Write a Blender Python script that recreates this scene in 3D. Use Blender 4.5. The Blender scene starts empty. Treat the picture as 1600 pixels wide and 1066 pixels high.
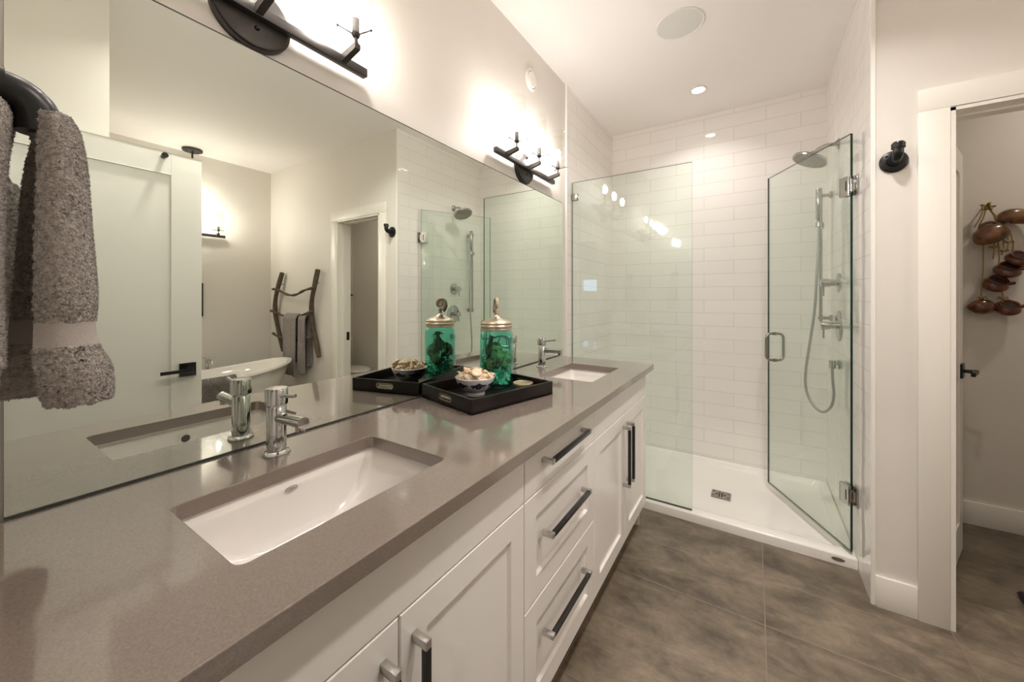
import bpy, bmesh, math, random
from mathutils import Vector, Matrix, noise, Euler
R_ = random.Random(7)
PI = math.pi
S = bpy.context.scene
COL = S.collection

# ------------------------------------------------------------------ camera
cam = bpy.data.objects.new('camera', bpy.data.cameras.new('camera'))
COL.objects.link(cam)
cam.location = (1.0523, 0.0, 1.2994)
cam.rotation_euler = (PI / 2, 0, 0.569348)
cam.data.sensor_width = 36.0
cam.data.sensor_fit = 'HORIZONTAL'
cam.data.lens = 36.0 * 588.95 / 1600
cam.data.shift_y = -67.57 / 1600
cam.data.clip_start = 0.01
S.camera = cam

# ------------------------------------------------------------------ colour management, world
S.view_settings.view_transform = 'Standard'
S.view_settings.look = 'None'
S.view_settings.exposure = 0.97
S.view_settings.gamma = 1.0
S.view_settings.use_curve_mapping = False
S.cycles.max_bounces = 14
S.cycles.diffuse_bounces = 10
S.cycles.glossy_bounces = 8
S.cycles.transmission_bounces = 8
S.cycles.transparent_max_bounces = 40
S.cycles.sample_clamp_indirect = 6.0
S.cycles.caustics_reflective = False
S.cycles.caustics_refractive = False
W = bpy.data.worlds.new('daylight')
S.world = W
W.use_nodes = True
bg = W.node_tree.nodes['Background']
bg.inputs[0].default_value = (0.45, 0.66, 1.0, 1)
bg.inputs[1].default_value = 3.0

BULB = 150.0      # strength of every vanity bulb
CEIL_WATTS = 4.6        # base watts of the shower can and the added fill lamps


def area_lamp(name, loc, size, watts, colour=(1, .95, .905), spread=150):
    l = bpy.data.lights.new(name, 'AREA')
    l.shape = 'DISK'
    l.size = size
    l.energy = watts
    l.color = colour
    l.spread = math.radians(spread)
    o = bpy.data.objects.new(name, l)
    o.location = loc
    COL.objects.link(o)
    return o


# recessed can over the shower pan, then added fill lamps without fixtures
area_lamp('shower_can_lamp', (0.738, 2.845, 2.705), .085, CEIL_WATTS * .45, spread=130)
for x_, y_ in ((1.28, .85), (1.28, 1.5)):
    area_lamp('aisle_fill_light', (x_, y_, 2.705), .11, CEIL_WATTS * 1.1, spread=130)  # added lamps brightening the vanity aisle, no fixture there
area_lamp('bedroom_fill_light', (1.1, -1.3, 2.705), .12, CEIL_WATTS * 1.6, (1, .95, .9))  # added lamp, lets some light spill in from the bedroom
area_lamp('bedroom_fill_light', (1.1, -2.6, 2.705), .12, CEIL_WATTS * 1.2, (1, .95, .9))  # second added lamp for the bedroom spill
area_lamp('toilet_room_fill_light', (2.6, 2.7, 2.705), .12, CEIL_WATTS * .55, (1, .90, .78))  # added to brighten the dim toilet room

# ------------------------------------------------------------------ materials
MATS = {}


def mat(name, col=(.8, .8, .8), rough=.5, metal=0.0, spec=.5, coat=0.0, bump=None, var=None, emit=None, sheen=0):
    """bump=(scale,strength,distance)  var=(scale,amount): soft colour variation"""
    m = bpy.data.materials.new(name)
    m.use_nodes = True
    nt = m.node_tree
    b = nt.nodes['Principled BSDF']
    b.inputs['Base Color'].default_value = (*col, 1)
    b.inputs['Roughness'].default_value = rough
    b.inputs['Metallic'].default_value = metal
    b.inputs['Specular IOR Level'].default_value = spec
    b.inputs['Coat Weight'].default_value = coat
    b.inputs['Coat Roughness'].default_value = .05
    if sheen:
        b.inputs['Sheen Weight'].default_value = sheen
        b.inputs['Sheen Roughness'].default_value = .6
    tc = nt.nodes.new('ShaderNodeTexCoord')
    if var:
        n = nt.nodes.new('ShaderNodeTexNoise')
        n.inputs['Scale'].default_value = var[0]
        n.inputs['Detail'].default_value = 5
        nt.links.new(tc.outputs['Object'], n.inputs['Vector'])
        r = nt.nodes.new('ShaderNodeValToRGB')
        a = var[1]
        r.color_ramp.elements[0].position = .3
        r.color_ramp.elements[1].position = .7
        r.color_ramp.elements[0].color = (*[c * (1 - a) for c in col], 1)
        r.color_ramp.elements[1].color = (*[min(1, c * (1 + a)) for c in col], 1)
        nt.links.new(n.outputs['Fac'], r.inputs['Fac'])
        nt.links.new(r.outputs['Color'], b.inputs['Base Color'])
    if bump:
        n = nt.nodes.new('ShaderNodeTexNoise')
        n.inputs['Scale'].default_value = bump[0]
        n.inputs['Detail'].default_value = 3
        nt.links.new(tc.outputs['Object'], n.inputs['Vector'])
        bn = nt.nodes.new('ShaderNodeBump')
        bn.inputs['Strength'].default_value = bump[1]
        bn.inputs['Distance'].default_value = bump[2]
        nt.links.new(n.outputs['Fac'], bn.inputs['Height'])
        nt.links.new(bn.outputs['Normal'], b.inputs['Normal'])
    if emit:
        b.inputs['Emission Color'].default_value = (*emit[0], 1)
        b.inputs['Emission Strength'].default_value = emit[1]
    MATS[name] = m
    return m


def glass(name, tint, rough=0.0, ior=1.5, refl=1.0):
    """thin clear pane: fresnel mix of tinted transparency and sharp reflection"""
    m = bpy.data.materials.new(name)
    m.use_nodes = True
    nt = m.node_tree
    nt.nodes.remove(nt.nodes['Principled BSDF'])
    out = nt.nodes['Material Output']
    t = nt.nodes.new('ShaderNodeBsdfTransparent')
    t.inputs[0].default_value = (*tint, 1)
    g = nt.nodes.new('ShaderNodeBsdfGlossy')
    g.inputs['Color'].default_value = (refl, refl, refl, 1)
    g.inputs['Roughness'].default_value = rough
    f = nt.nodes.new('ShaderNodeFresnel')
    # same reflectance on both faces of the pane
    geo = nt.nodes.new('ShaderNodeNewGeometry')
    mr = nt.nodes.new('ShaderNodeMapRange')
    mr.inputs['To Min'].default_value = ior
    mr.inputs['To Max'].default_value = 1 / ior
    nt.links.new(geo.outputs['Backfacing'], mr.inputs[0])
    nt.links.new(mr.outputs[0], f.inputs['IOR'])
    mx = nt.nodes.new('ShaderNodeMixShader')
    nt.links.new(f.outputs[0], mx.inputs[0])
    nt.links.new(t.outputs[0], mx.inputs[1])
    nt.links.new(g.outputs[0], mx.inputs[2])
    nt.links.new(mx.outputs[0], out.inputs[0])
    MATS[name] = m
    return m


def tile_mat(name, axes, origin, size, offset, mortar, c1, c2, cm, rough, bias=0.0, bumpd=.0015, wave=0.0, cloud=None):
    m = bpy.data.materials.new(name)
    m.use_nodes = True
    nt = m.node_tree
    b = nt.nodes['Principled BSDF']
    b.inputs['Roughness'].default_value = rough
    geo = nt.nodes.new('ShaderNodeNewGeometry')
    sep = nt.nodes.new('ShaderNodeSeparateXYZ')
    nt.links.new(geo.outputs['Position'], sep.inputs[0])
    comb = nt.nodes.new('ShaderNodeCombineXYZ')
    for i, ax in enumerate(axes):
        s = nt.nodes.new('ShaderNodeMath')
        s.operation = 'SUBTRACT'
        nt.links.new(sep.outputs['XYZ'.index(ax)], s.inputs[0])
        s.inputs[1].default_value = origin[i]
        nt.links.new(s.outputs[0], comb.inputs[i])
    br = nt.nodes.new('ShaderNodeTexBrick')
    br.offset = offset
    br.offset_frequency = 2
    br.squash = 1.0
    br.inputs['Scale'].default_value = 1.0
    br.inputs['Brick Width'].default_value = size[0]
    br.inputs['Row Height'].default_value = size[1]
    br.inputs['Mortar Size'].default_value = mortar
    br.inputs['Mortar Smooth'].default_value = .3
    br.inputs['Bias'].default_value = bias
    br.inputs['Color1'].default_value = (*c1, 1)
    br.inputs['Color2'].default_value = (*c2, 1)
    br.inputs['Mortar'].default_value = (*cm, 1)
    nt.links.new(comb.outputs[0], br.inputs['Vector'])
    col_out = br.outputs['Color']
    if cloud:
        # shift the pattern from tile to tile, then two octaves of clouding
        sepb = nt.nodes.new('ShaderNodeSeparateColor')
        nt.links.new(br.outputs['Color'], sepb.inputs[0])
        sc = nt.nodes.new('ShaderNodeVectorMath')
        sc.operation = 'MULTIPLY'
        sc.inputs[1].default_value = (1.0, 1.8, 1.0)
        nt.links.new(comb.outputs[0], sc.inputs[0])
        n1 = nt.nodes.new('ShaderNodeTexNoise')
        n1.inputs['Scale'].default_value = 3.8
        n1.inputs['Detail'].default_value = 8
        n1.inputs['Roughness'].default_value = .68
        n1.inputs['Distortion'].default_value = .35
        nt.links.new(sc.outputs[0], n1.inputs['Vector'])
        n2 = nt.nodes.new('ShaderNodeTexNoise')
        n2.inputs['Scale'].default_value = 16
        n2.inputs['Detail'].default_value = 9
        n2.inputs['Roughness'].default_value = .7
        n2.inputs['Distortion'].default_value = .8
        nt.links.new(comb.outputs[0], n2.inputs['Vector'])
        r1 = nt.nodes.new('ShaderNodeValToRGB')
        e = r1.color_ramp.elements
        e[0].position, e[0].color = .30, (*cloud[0], 1)
        e[1].position, e[1].color = .74, (*cloud[1], 1)
        nt.links.new(n1.outputs['Fac'], r1.inputs['Fac'])
        mx = nt.nodes.new('ShaderNodeMix')
        mx.data_type = 'RGBA'
        mx.blend_type = 'OVERLAY'
        mx.inputs[0].default_value = .55
        nt.links.new(r1.outputs['Color'], mx.inputs[6])
        nt.links.new(n2.outputs['Fac'], mx.inputs[7])
        m2 = nt.nodes.new('ShaderNodeMix')
        m2.data_type = 'RGBA'
        m2.blend_type = 'MULTIPLY'
        m2.inputs[0].default_value = 1
        nt.links.new(mx.outputs[2], m2.inputs[6])
        nt.links.new(br.outputs['Color'], m2.inputs[7])
        m3 = nt.nodes.new('ShaderNodeMix')
        m3.data_type = 'RGBA'
        nt.links.new(br.outputs['Fac'], m3.inputs[0])
        nt.links.new(m2.outputs[2], m3.inputs[6])
        m3.inputs[7].default_value = (*cm, 1)
        col_out = m3.outputs[2]
        rr = nt.nodes.new('ShaderNodeMapRange')
        rr.inputs['To Min'].default_value = rough - .08
        rr.inputs['To Max'].default_value = rough + .12
        nt.links.new(n1.outputs['Fac'], rr.inputs[0])
        nt.links.new(rr.outputs[0], b.inputs['Roughness'])
    nt.links.new(col_out, b.inputs['Base Color'])
    inv = nt.nodes.new('ShaderNodeMath')
    inv.operation = 'SUBTRACT'
    inv.inputs[0].default_value = 1
    nt.links.new(br.outputs['Fac'], inv.inputs[1])
    h = inv.outputs[0]
    bn = nt.nodes.new('ShaderNodeBump')
    bn.inputs['Strength'].default_value = .5
    bn.inputs['Distance'].default_value = bumpd
    nt.links.new(h, bn.inputs['Height'])
    last = bn
    if wave:
        nw = nt.nodes.new('ShaderNodeTexNoise')
        nw.inputs['Scale'].default_value = 9
        nw.inputs['Detail'].default_value = 1
        nt.links.new(comb.outputs[0], nw.inputs['Vector'])
        b2 = nt.nodes.new('ShaderNodeBump')
        b2.inputs['Strength'].default_value = .35
        b2.inputs['Distance'].default_value = wave
        nt.links.new(nw.outputs['Fac'], b2.inputs['Height'])
        nt.links.new(bn.outputs['Normal'], b2.inputs['Normal'])
        last = b2
    nt.links.new(last.outputs['Normal'], b.inputs['Normal'])
    MATS[name] = m
    return m


PAINT = mat('wall_paint', (.715, .68, .63), .55, bump=(180, .05, .001))
CEILP = mat('ceiling_paint', (.90, .87, .845), .7, bump=(160, .05, .001))
TRIM = mat('trim_paint', (.80, .77, .71), .35)
DOORP = mat('door_paint', (.76, .745, .69), .35)
CAB = mat('cabinet_paint', (.84, .80, .765), .3, coat=.15)
QUARTZ = mat('quartz', (.215, .174, .146), .09, var=(420, .14), coat=.7)
PORC = mat('porcelain', (.78, .745, .705), .08, coat=.5)
ACRYL = mat('white_acrylic', (.84, .81, .77), .2, coat=.3)
CHROME = mat('chrome', (.64, .64, .635), .04, metal=1)
SHCHROME = mat('shower_chrome', (.50, .50, .48), .10, metal=1)
PULLM = mat('satin_pull', (.36, .34, .29), .22, metal=1)
NICKEL = mat('brushed_nickel', (.62, .60, .57), .28, metal=1)
BLACK = mat('black_metal', (.012, .011, .011), .32, metal=.3)
BLACKSAT = mat('satin_black_bar', (.010, .009, .009), .3)
BRONZE = mat('dark_bronze', (.055, .049, .045), .38, metal=.6)
SILVERED = mat('mirror_silver', (.81, .855, .79), .0, metal=1)
MEDGE = mat('mirror_edge', (.05, .055, .045), .4)
GEDGE = mat('glass_edge_green', (.004, .03, .022), .15)
SHGLASS = glass('shower_glass', (.945, .982, .958), ior=1.5)
CLEAR = glass('clear_shade_glass', (.97, .97, .96), ior=1.45)
TEAL = glass('teal_jar_glass', (.655, .935, .885), ior=1.45)
TRAY = mat('espresso_wood', (.0075, .004, .0035), .28, spec=.35, var=(30, .3))
GOLD = mat('antique_gold', (.60, .51, .40), .3, metal=1, bump=(70, .3, .002))
PALEGOLD = mat('pale_gold', (.66, .55, .36), .35, metal=1)
FOSSIL = mat('stone_shell', (.55, .45, .33), .7, bump=(90, .5, .002), var=(60, .25))
SHELLM = mat('cream_shell', (.72, .55, .37), .45, var=(45, .3), bump=(120, .3, .001))
SHELLW = mat('pale_shell', (.78, .64, .47), .4, var=(40, .2))
BOWLW = mat('bowl_glaze', (.80, .80, .80), .12, coat=.4)
INK = mat('blue_black_glaze', (.02, .03, .07), .2)
MOSS = mat('green_moss', (.17, .20, .07), .9, bump=(60, 1, .01), var=(40, .5))
LEAFG = mat('dried_leaf', (.42, .72, .56), .7, var=(25, .4))
TWIG = mat('dark_twig', (.07, .065, .035), .8, bump=(60, .6, .004))
WOOD = mat('weathered_branch', (.085, .06, .038), .75, bump=(40, .5, .003), var=(18, .4))
TERRA = mat('terracotta_glaze', (.115, .032, .013), .22, coat=.6, var=(30, .5), bump=(35, .4, .004))
GOURD = mat('gourd_skin', (.15, .066, .025), .28, coat=.4, var=(22, .75), bump=(30, .3, .003))
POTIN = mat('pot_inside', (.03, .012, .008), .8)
ROPE = mat('jute_rope', (.28, .20, .08), .9, bump=(200, .8, .003))
TOWELG = mat('grey_terry', (.385, .335, .30), .95, bump=(330, 1, .006), var=(150, .3), sheen=.25)
TOWELB = mat('grey_woven_band', (.36, .32, .295), .85, bump=(500, .4, .002), sheen=.1)
TOWELD = mat('taupe_towel', (.25, .215, .20), .95, bump=(300, 1, .005), var=(60, .2), sheen=.2)
SPEAK = mat('speaker_cloth', (.72, .72, .68), .8, bump=(900, .4, .001))
WHITEPL = mat('white_plastic', (.82, .80, .76), .4)
CHARC = mat('black_plastic', (.015, .015, .018), .4)
REDP = mat('red_plastic', (.12, .012, .012), .4)
DRAING = mat('steel_grate', (.38, .36, .33), .35, metal=1)
DARK = mat('dark_hole', (.008, .008, .008), .7)
BULBM = mat('lit_bulb', (1, .9, .8), .5, emit=((1.0, .93, .885), BULB))
CANM = mat('lit_can_lens', (1, 1, 1), .5, emit=((1.0, .93, .85), 14))
BEDW = mat('bedroom_paint', (.62, .60, .56), .6)
WINF = mat('window_white', (.8, .8, .78), .4)

ZF = .02          # floor level
ZC = .93          # worktop level
CEIL = 2.717
WY = 2.14         # wall with the toilet-room doorway
SX = 1.468        # tiled face of the shower's right wall
BY = 3.27         # tiled face of the shower's back wall

FLOOR = tile_mat('floor_tile', 'XY', (1.0914 - 6 * .6005, 2.068 - 20 * .2955), (.6005, .2955), 0.0, .0022,
                 (1, 1, 1), (.80, .80, .80), (.215, .17, .125), .34, bumpd=.001,
                 cloud=((.058, .044, .031), (.285, .228, .165)))
wt = dict(offset=.5, mortar=.0013, c1=(.87, .84, .81), c2=(.845, .815, .785), cm=(.62, .59, .555), rough=.06, bumpd=.002, wave=.004)
TILEB = tile_mat('tile_back', 'XZ', (.33 - 4, .083 - 2), (.4, .1), **wt)
TILES = tile_mat('tile_side', 'YZ', (BY - .4 * 10, .083 - 2), (.4, .1), **wt)


def chevron_mat():
    m = mat('grey_chevron_towel', (.20, .17, .155), .95)
    nt = m.node_tree
    b = nt.nodes['Principled BSDF']
    geo = nt.nodes.new('ShaderNodeNewGeometry')
    sep = nt.nodes.new('ShaderNodeSeparateXYZ')
    nt.links.new(geo.outputs['Position'], sep.inputs[0])
    pp = nt.nodes.new('ShaderNodeMath')
    pp.operation = 'PINGPONG'
    pp.inputs[1].default_value = .035
    nt.links.new(sep.outputs[1], pp.inputs[0])
    ad = nt.nodes.new('ShaderNodeMath')
    ad.operation = 'ADD'
    nt.links.new(pp.outputs[0], ad.inputs[0])
    nt.links.new(sep.outputs[2], ad.inputs[1])
    mo = nt.nodes.new('ShaderNodeMath')
    mo.operation = 'PINGPONG'
    mo.inputs[1].default_value = .009
    nt.links.new(ad.outputs[0], mo.inputs[0])
    mr = nt.nodes.new('ShaderNodeMapRange')
    mr.inputs['From Max'].default_value = .009
    nt.links.new(mo.outputs[0], mr.inputs[0])
    rp = nt.nodes.new('ShaderNodeValToRGB')
    rp.color_ramp.elements[0].color = (.10, .083, .075, 1)
    rp.color_ramp.elements[1].color = (.21, .18, .165, 1)
    nt.links.new(mr.outputs[0], rp.inputs[0])
    nt.links.new(rp.outputs[0], b.inputs['Base Color'])
    bn = nt.nodes.new('ShaderNodeBump')
    bn.inputs['Distance'].default_value = .005
    nt.links.new(mr.outputs[0], bn.inputs['Height'])
    nt.links.new(bn.outputs[0], b.inputs['Normal'])
    return m


CHEV = chevron_mat()


# ------------------------------------------------------------------ mesh helpers
def V(*a):
    return Vector(a)


def wloc(o):
    p = Vector((0, 0, 0))
    while o is not None:
        p = p + o.location
        o = o.parent
    return p


def catmull(pts, n=8, closed=False):
    P = [Vector(p) for p in pts]
    out = []
    m = len(P)
    for i in range(m if closed else m - 1):
        if closed:
            a, b, c, d = P[(i - 1) % m], P[i], P[(i + 1) % m], P[(i + 2) % m]
        else:
            a, b, c, d = P[max(i - 1, 0)], P[i], P[i + 1], P[min(i + 2, m - 1)]
        for k in range(n):
            t = k / n
            out.append(.5 * ((2 * b) + (c - a) * t + (2 * a - 5 * b + 4 * c - d) * t * t + (3 * b - a - 3 * c + d) * t ** 3))
    if not closed:
        out.append(P[-1])
    return out


def rrect(x0, x1, y0, y1, r, n=5):
    pts = []
    for cx, cy, a0 in ((x1 - r, y1 - r, 0), (x0 + r, y1 - r, 90), (x0 + r, y0 + r, 180), (x1 - r, y0 + r, 270)):
        for k in range(n + 1):
            a = math.radians(a0 + 90 * k / n)
            pts.append((cx + r * math.cos(a), cy + r * math.sin(a)))
    return pts


class MB:
    def __init__(s):
        s.bm = bmesh.new()
        s.mi = 0

    def _tag(s, faces):
        for f in faces:
            f.material_index = s.mi

    def box(s, x0, x1, y0, y1, z0, z1, bev=0.0, seg=2, M=None):
        r = bmesh.ops.create_cube(s.bm, size=1.0)
        vs = r['verts']
        for v in vs:
            v.co = Vector((x0 + (v.co.x + .5) * (x1 - x0), y0 + (v.co.y + .5) * (y1 - y0), z0 + (v.co.z + .5) * (z1 - z0)))
        if M is not None:
            for v in vs:
                v.co = M @ v.co
        fs = set(f for v in vs for f in v.link_faces)
        s._tag(fs)
        if bev > 0:
            es = list(set(e for v in vs for e in v.link_edges))
            rr = bmesh.ops.bevel(s.bm, geom=es, offset=bev, segments=seg, affect='EDGES', profile=.5)
            s._tag(rr['faces'])
        return s

    def cyl(s, p0, p1, r0, r1=None, seg=24):
        p0, p1 = Vector(p0), Vector(p1)
        r1 = r0 if r1 is None else r1
        d = p1 - p0
        q = d.to_track_quat('Z', 'Y').to_matrix().to_4x4()
        M = Matrix.Translation((p0 + p1) / 2) @ q
        r = bmesh.ops.create_cone(s.bm, cap_ends=True, cap_tris=False, segments=seg, radius1=r0, radius2=r1, depth=d.length, matrix=M)
        s._tag(set(f for v in r['verts'] for f in v.link_faces))
        return s

    def rings(s, rings, cap0=True, cap1=True, closed=False):
        L = [[s.bm.verts.new(Vector(p)) for p in ring] for ring in rings]
        n = len(L[0])
        fs = []
        pairs = list(zip(L[:-1], L[1:]))
        if closed:
            pairs.append((L[-1], L[0]))
        for a, b in pairs:
            for i in range(n):
                j = (i + 1) % n
                fs.append(s.bm.faces.new((a[i], a[j], b[j], b[i])))
        if not closed:
            if cap0:
                fs.append(s.bm.faces.new(list(reversed(L[0]))))
            if cap1:
                fs.append(s.bm.faces.new(L[-1]))
        s._tag(fs)
        return s

    def tube(s, pts, r, seg=12, closed=False, sy=1.0):
        P = [Vector(p) for p in pts]
        n = len(P)
        rr = r if isinstance(r, (list, tuple)) else [r] * n
        T = []
        for i in range(n):
            a = P[(i - 1) % n] if (closed or i > 0) else P[i]
            b = P[(i + 1) % n] if (closed or i < n - 1) else P[i]
            T.append((b - a).normalized())
        up = Vector((0, 0, 1)) if abs(T[0].z) < .9 else Vector((1, 0, 0))
        nrm = (up - T[0] * up.dot(T[0])).normalized()
        rings = []
        for i in range(n):
            nrm = (nrm - T[i] * nrm.dot(T[i])).normalized()
            bi = T[i].cross(nrm)
            rings.append([P[i] + nrm * rr[i] * math.cos(2 * PI * k / seg) + bi * rr[i] * sy * math.sin(2 * PI * k / seg) for k in range(seg)])
        return s.rings(rings, closed=closed)

    def lathe(s, prof, o=(0, 0, 0), seg=32, axis=(0, 0, 1), sx=1.0, sy=1.0):
        """prof: (radius, height) from bottom to top"""
        q = Vector(axis).normalized().to_track_quat('Z', 'Y').to_matrix()
        o = Vector(o)
        rings = []
        for r, z in prof:
            r = max(r, 1e-4)
            rings.append([o + q @ Vector((r * sx * math.cos(2 * PI * k / seg), r * sy * math.sin(2 * PI * k / seg), z)) for k in range(seg)])
        return s.rings(rings)

    def ball(s, c, rad, seg=20, rot=None):
        rad = (rad, rad, rad) if not isinstance(rad, (tuple, list)) else rad
        r = bmesh.ops.create_uvsphere(s.bm, u_segments=seg, v_segments=max(6, seg // 2), radius=1.0)
        Mx = Matrix.Translation(Vector(c)) @ (rot.to_matrix().to_4x4() if rot else Matrix.Identity(4)) @ Matrix.Diagonal((*rad, 1))
        for v in r['verts']:
            v.co = Mx @ v.co
        s._tag(set(f for v in r['verts'] for f in v.link_faces))
        return s

    def prism(s, poly, z0, z1, M=None):
        """extrude a 2-D outline (x, y) from z0 to z1"""
        M = M or Matrix.Identity(4)
        a = [s.bm.verts.new(M @ Vector((x, y, z0))) for x, y in poly]
        b = [s.bm.verts.new(M @ Vector((x, y, z1))) for x, y in poly]
        n = len(a)
        fs = [s.bm.faces.new(list(reversed(a))), s.bm.faces.new(b)]
        for i in range(n):
            j = (i + 1) % n
            fs.append(s.bm.faces.new((a[i], a[j], b[j], b[i])))
        s._tag(fs)
        return s

    def holed(s, outer, holes, z0, z1, M=None):
        """plate with holes"""
        M = M or Matrix.Identity(4)
        es = []
        for loop in [outer] + holes:
            vs = [s.bm.verts.new(Vector((x, y, z1))) for x, y in loop]
            for i in range(len(vs)):
                es.append(s.bm.edges.new((vs[i], vs[(i + 1) % len(vs)])))
        r = bmesh.ops.triangle_fill(s.bm, edges=es, use_beauty=True, use_dissolve=False)
        fs = [f for f in r['geom'] if isinstance(f, bmesh.types.BMFace)]
        ex = bmesh.ops.extrude_face_region(s.bm, geom=fs)
        nv = [v for v in ex['geom'] if isinstance(v, bmesh.types.BMVert)]
        for v in nv:
            v.co.z = z0
        allv = set(nv) | set(v for f in fs for v in f.verts)
        s._tag(set(f for v in allv for f in v.link_faces))
        for v in allv:
            v.co = M @ v.co
        return s

    def grid(s, f, nu, nv, thick=0.0):
        """surface f(u,v) with u,v in 0..1; optional thickness along the normal"""
        P = [[Vector(f(i / nu, j / nv)) for j in range(nv + 1)] for i in range(nu + 1)]
        A = [[s.bm.verts.new(p) for p in row] for row in P]
        fs = []
        for i in range(nu):
            for j in range(nv):
                fs.append(s.bm.faces.new((A[i][j], A[i + 1][j], A[i + 1][j + 1], A[i][j + 1])))
        if thick:
            N = [[Vector((0, 0, 0)) for _ in range(nv + 1)] for _ in range(nu + 1)]
            for i in range(nu + 1):
                for j in range(nv + 1):
                    a = P[min(i + 1, nu)][j] - P[max(i - 1, 0)][j]
                    b = P[i][min(j + 1, nv)] - P[i][max(j - 1, 0)]
                    n = a.cross(b)
                    N[i][j] = n.normalized() if n.length > 1e-12 else Vector((0, 0, 1))
            B = [[s.bm.verts.new(P[i][j] - N[i][j] * thick) for j in range(nv + 1)] for i in range(nu + 1)]
            for i in range(nu):
                for j in range(nv):
                    fs.append(s.bm.faces.new((B[i][j + 1], B[i + 1][j + 1], B[i + 1][j], B[i][j])))
            for i in range(nu):
                fs.append(s.bm.faces.new((A[i + 1][0], A[i][0], B[i][0], B[i + 1][0])))
                fs.append(s.bm.faces.new((A[i][nv], A[i + 1][nv], B[i + 1][nv], B[i][nv])))
            for j in range(nv):
                fs.append(s.bm.faces.new((A[0][j], A[0][j + 1], B[0][j + 1], B[0][j])))
                fs.append(s.bm.faces.new((A[nu][j + 1], A[nu][j], B[nu][j], B[nu][j + 1])))
        s._tag(fs)
        return s

    def xf(s, M):
        for v in s.bm.verts:
            v.co = M @ v.co
        return s

    def build(s, name, mats, parent=None, origin=None, smooth=True, angle=38):
        bmesh.ops.recalc_face_normals(s.bm, faces=s.bm.faces[:])
        me = bpy.data.meshes.new(name)
        s.bm.to_mesh(me)
        s.bm.free()
        for m in (mats if isinstance(mats, (list, tuple)) else [mats]):
            me.materials.append(m)
        o = bpy.data.objects.new(name, me)
        COL.objects.link(o)
        if parent is not None:
            me.transform(Matrix.Translation(-wloc(parent)))
            o.parent = parent
        elif origin is not None:
            me.transform(Matrix.Translation(-Vector(origin)))
            o.location = origin
        if smooth:
            me.polygons.foreach_set('use_smooth', [True] * len(me.polygons))
            me.set_sharp_from_angle(angle=math.radians(angle))
        return o


def tag(o, label, cat, group=None):
    o['label'] = label
    o['category'] = cat
    if group:
        o['group'] = group
    return o


def thing(name, loc, label, cat, group=None):
    o = bpy.data.objects.new(name, None)
    o.empty_display_size = .05
    COL.objects.link(o)
    o.location = loc
    return tag(o, label, cat, group)


def struct(mb, name, m, smooth=False):
    o = mb.build(name, m, smooth=smooth)
    o['kind'] = 'structure'
    return o


def copy_tree(o, parent=None):
    c = o.copy()
    COL.objects.link(c)
    if parent is not None:
        c.parent = parent
    for ch in list(o.children):
        copy_tree(ch, c)
    return c


def Bx(*a, **k):
    return MB().box(*a, **k)


# ------------------------------------------------------------------ room shell
struct(Bx(-1.2, 4.0, -3.4, 3.6, ZF - .1, ZF), 'floor', FLOOR)
struct(Bx(-1.2, 4.0, -3.4, 3.6, CEIL, CEIL + .1), 'ceiling', CEILP)
struct(Bx(-.12, 0, -.12, 2.302, ZF, CEIL), 'wall_left', PAINT)
struct(Bx(-.12, .008, 2.314, BY + .02, ZF, CEIL), 'wall_shower_left', TILES)
struct(Bx(-.12, .011, 2.302, 2.314, ZF, CEIL), 'trim_1', WHITEPL)
struct(Bx(-.12, SX + .14, BY, BY + .12, ZF, CEIL), 'wall_shower_back', TILEB)
struct(Bx(SX, SX + .013, WY + .004, BY, ZF, CEIL), 'wall_shower_right', TILES)
struct(Bx(SX - .002, SX + .013, WY - .008, WY + .004, ZF, CEIL, .002), 'trim_2', WHITEPL)
# partition with the toilet-room doorway: opening x 1.693-2.316, head 2.03
OX0, OX1, OZ = 1.693, 2.316, 2.03
mb = MB()
mb.box(SX + .013, OX0, WY, WY + .12, ZF, CEIL)
mb.box(OX1, 3.6, WY, WY + .12, ZF, CEIL)
mb.box(OX0, OX1, WY, WY + .12, OZ, CEIL)
struct(mb, 'wall_right', PAINT)
struct(Bx(SX + .013, SX + .125, WY + .12, BY, ZF, CEIL), 'wall_toilet_room_left', PAINT)
struct(Bx(SX + .125, 3.7, 3.2, BY, ZF, CEIL), 'wall_toilet_room_back', PAINT)
struct(Bx(3.62, 3.74, WY + .12, 3.2, ZF, CEIL), 'wall_toilet_room_right', PAINT)
struct(Bx(3.6, 3.74, .35, WY + .12, ZF, CEIL), 'wall_tub', PAINT)
mb = MB()
mb.box(1.5, 1.62, -.12, .47, ZF, CEIL)
mb.box(1.62, 3.6, .35, .47, ZF, CEIL)
struct(mb, 'wall_behind_door', PAINT)
# entry wall the camera stands in
EX0, EX1 = .69, 1.455
mb = MB()
mb.box(-.12, EX0, -.12, 0, ZF, CEIL)
mb.box(EX1, 1.5, -.12, 0, ZF, CEIL)
mb.box(EX0, EX1, -.12, 0, 2.05, CEIL)
struct(mb, 'wall_entry', PAINT)
mb = MB()
mb.box(EX0 - .09, EX0, 0, .014, ZF, 2.05)
mb.box(EX0 - .09, EX1, 0, .014, 2.05, 2.14)
struct(mb, 'trim_3', TRIM)
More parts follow.
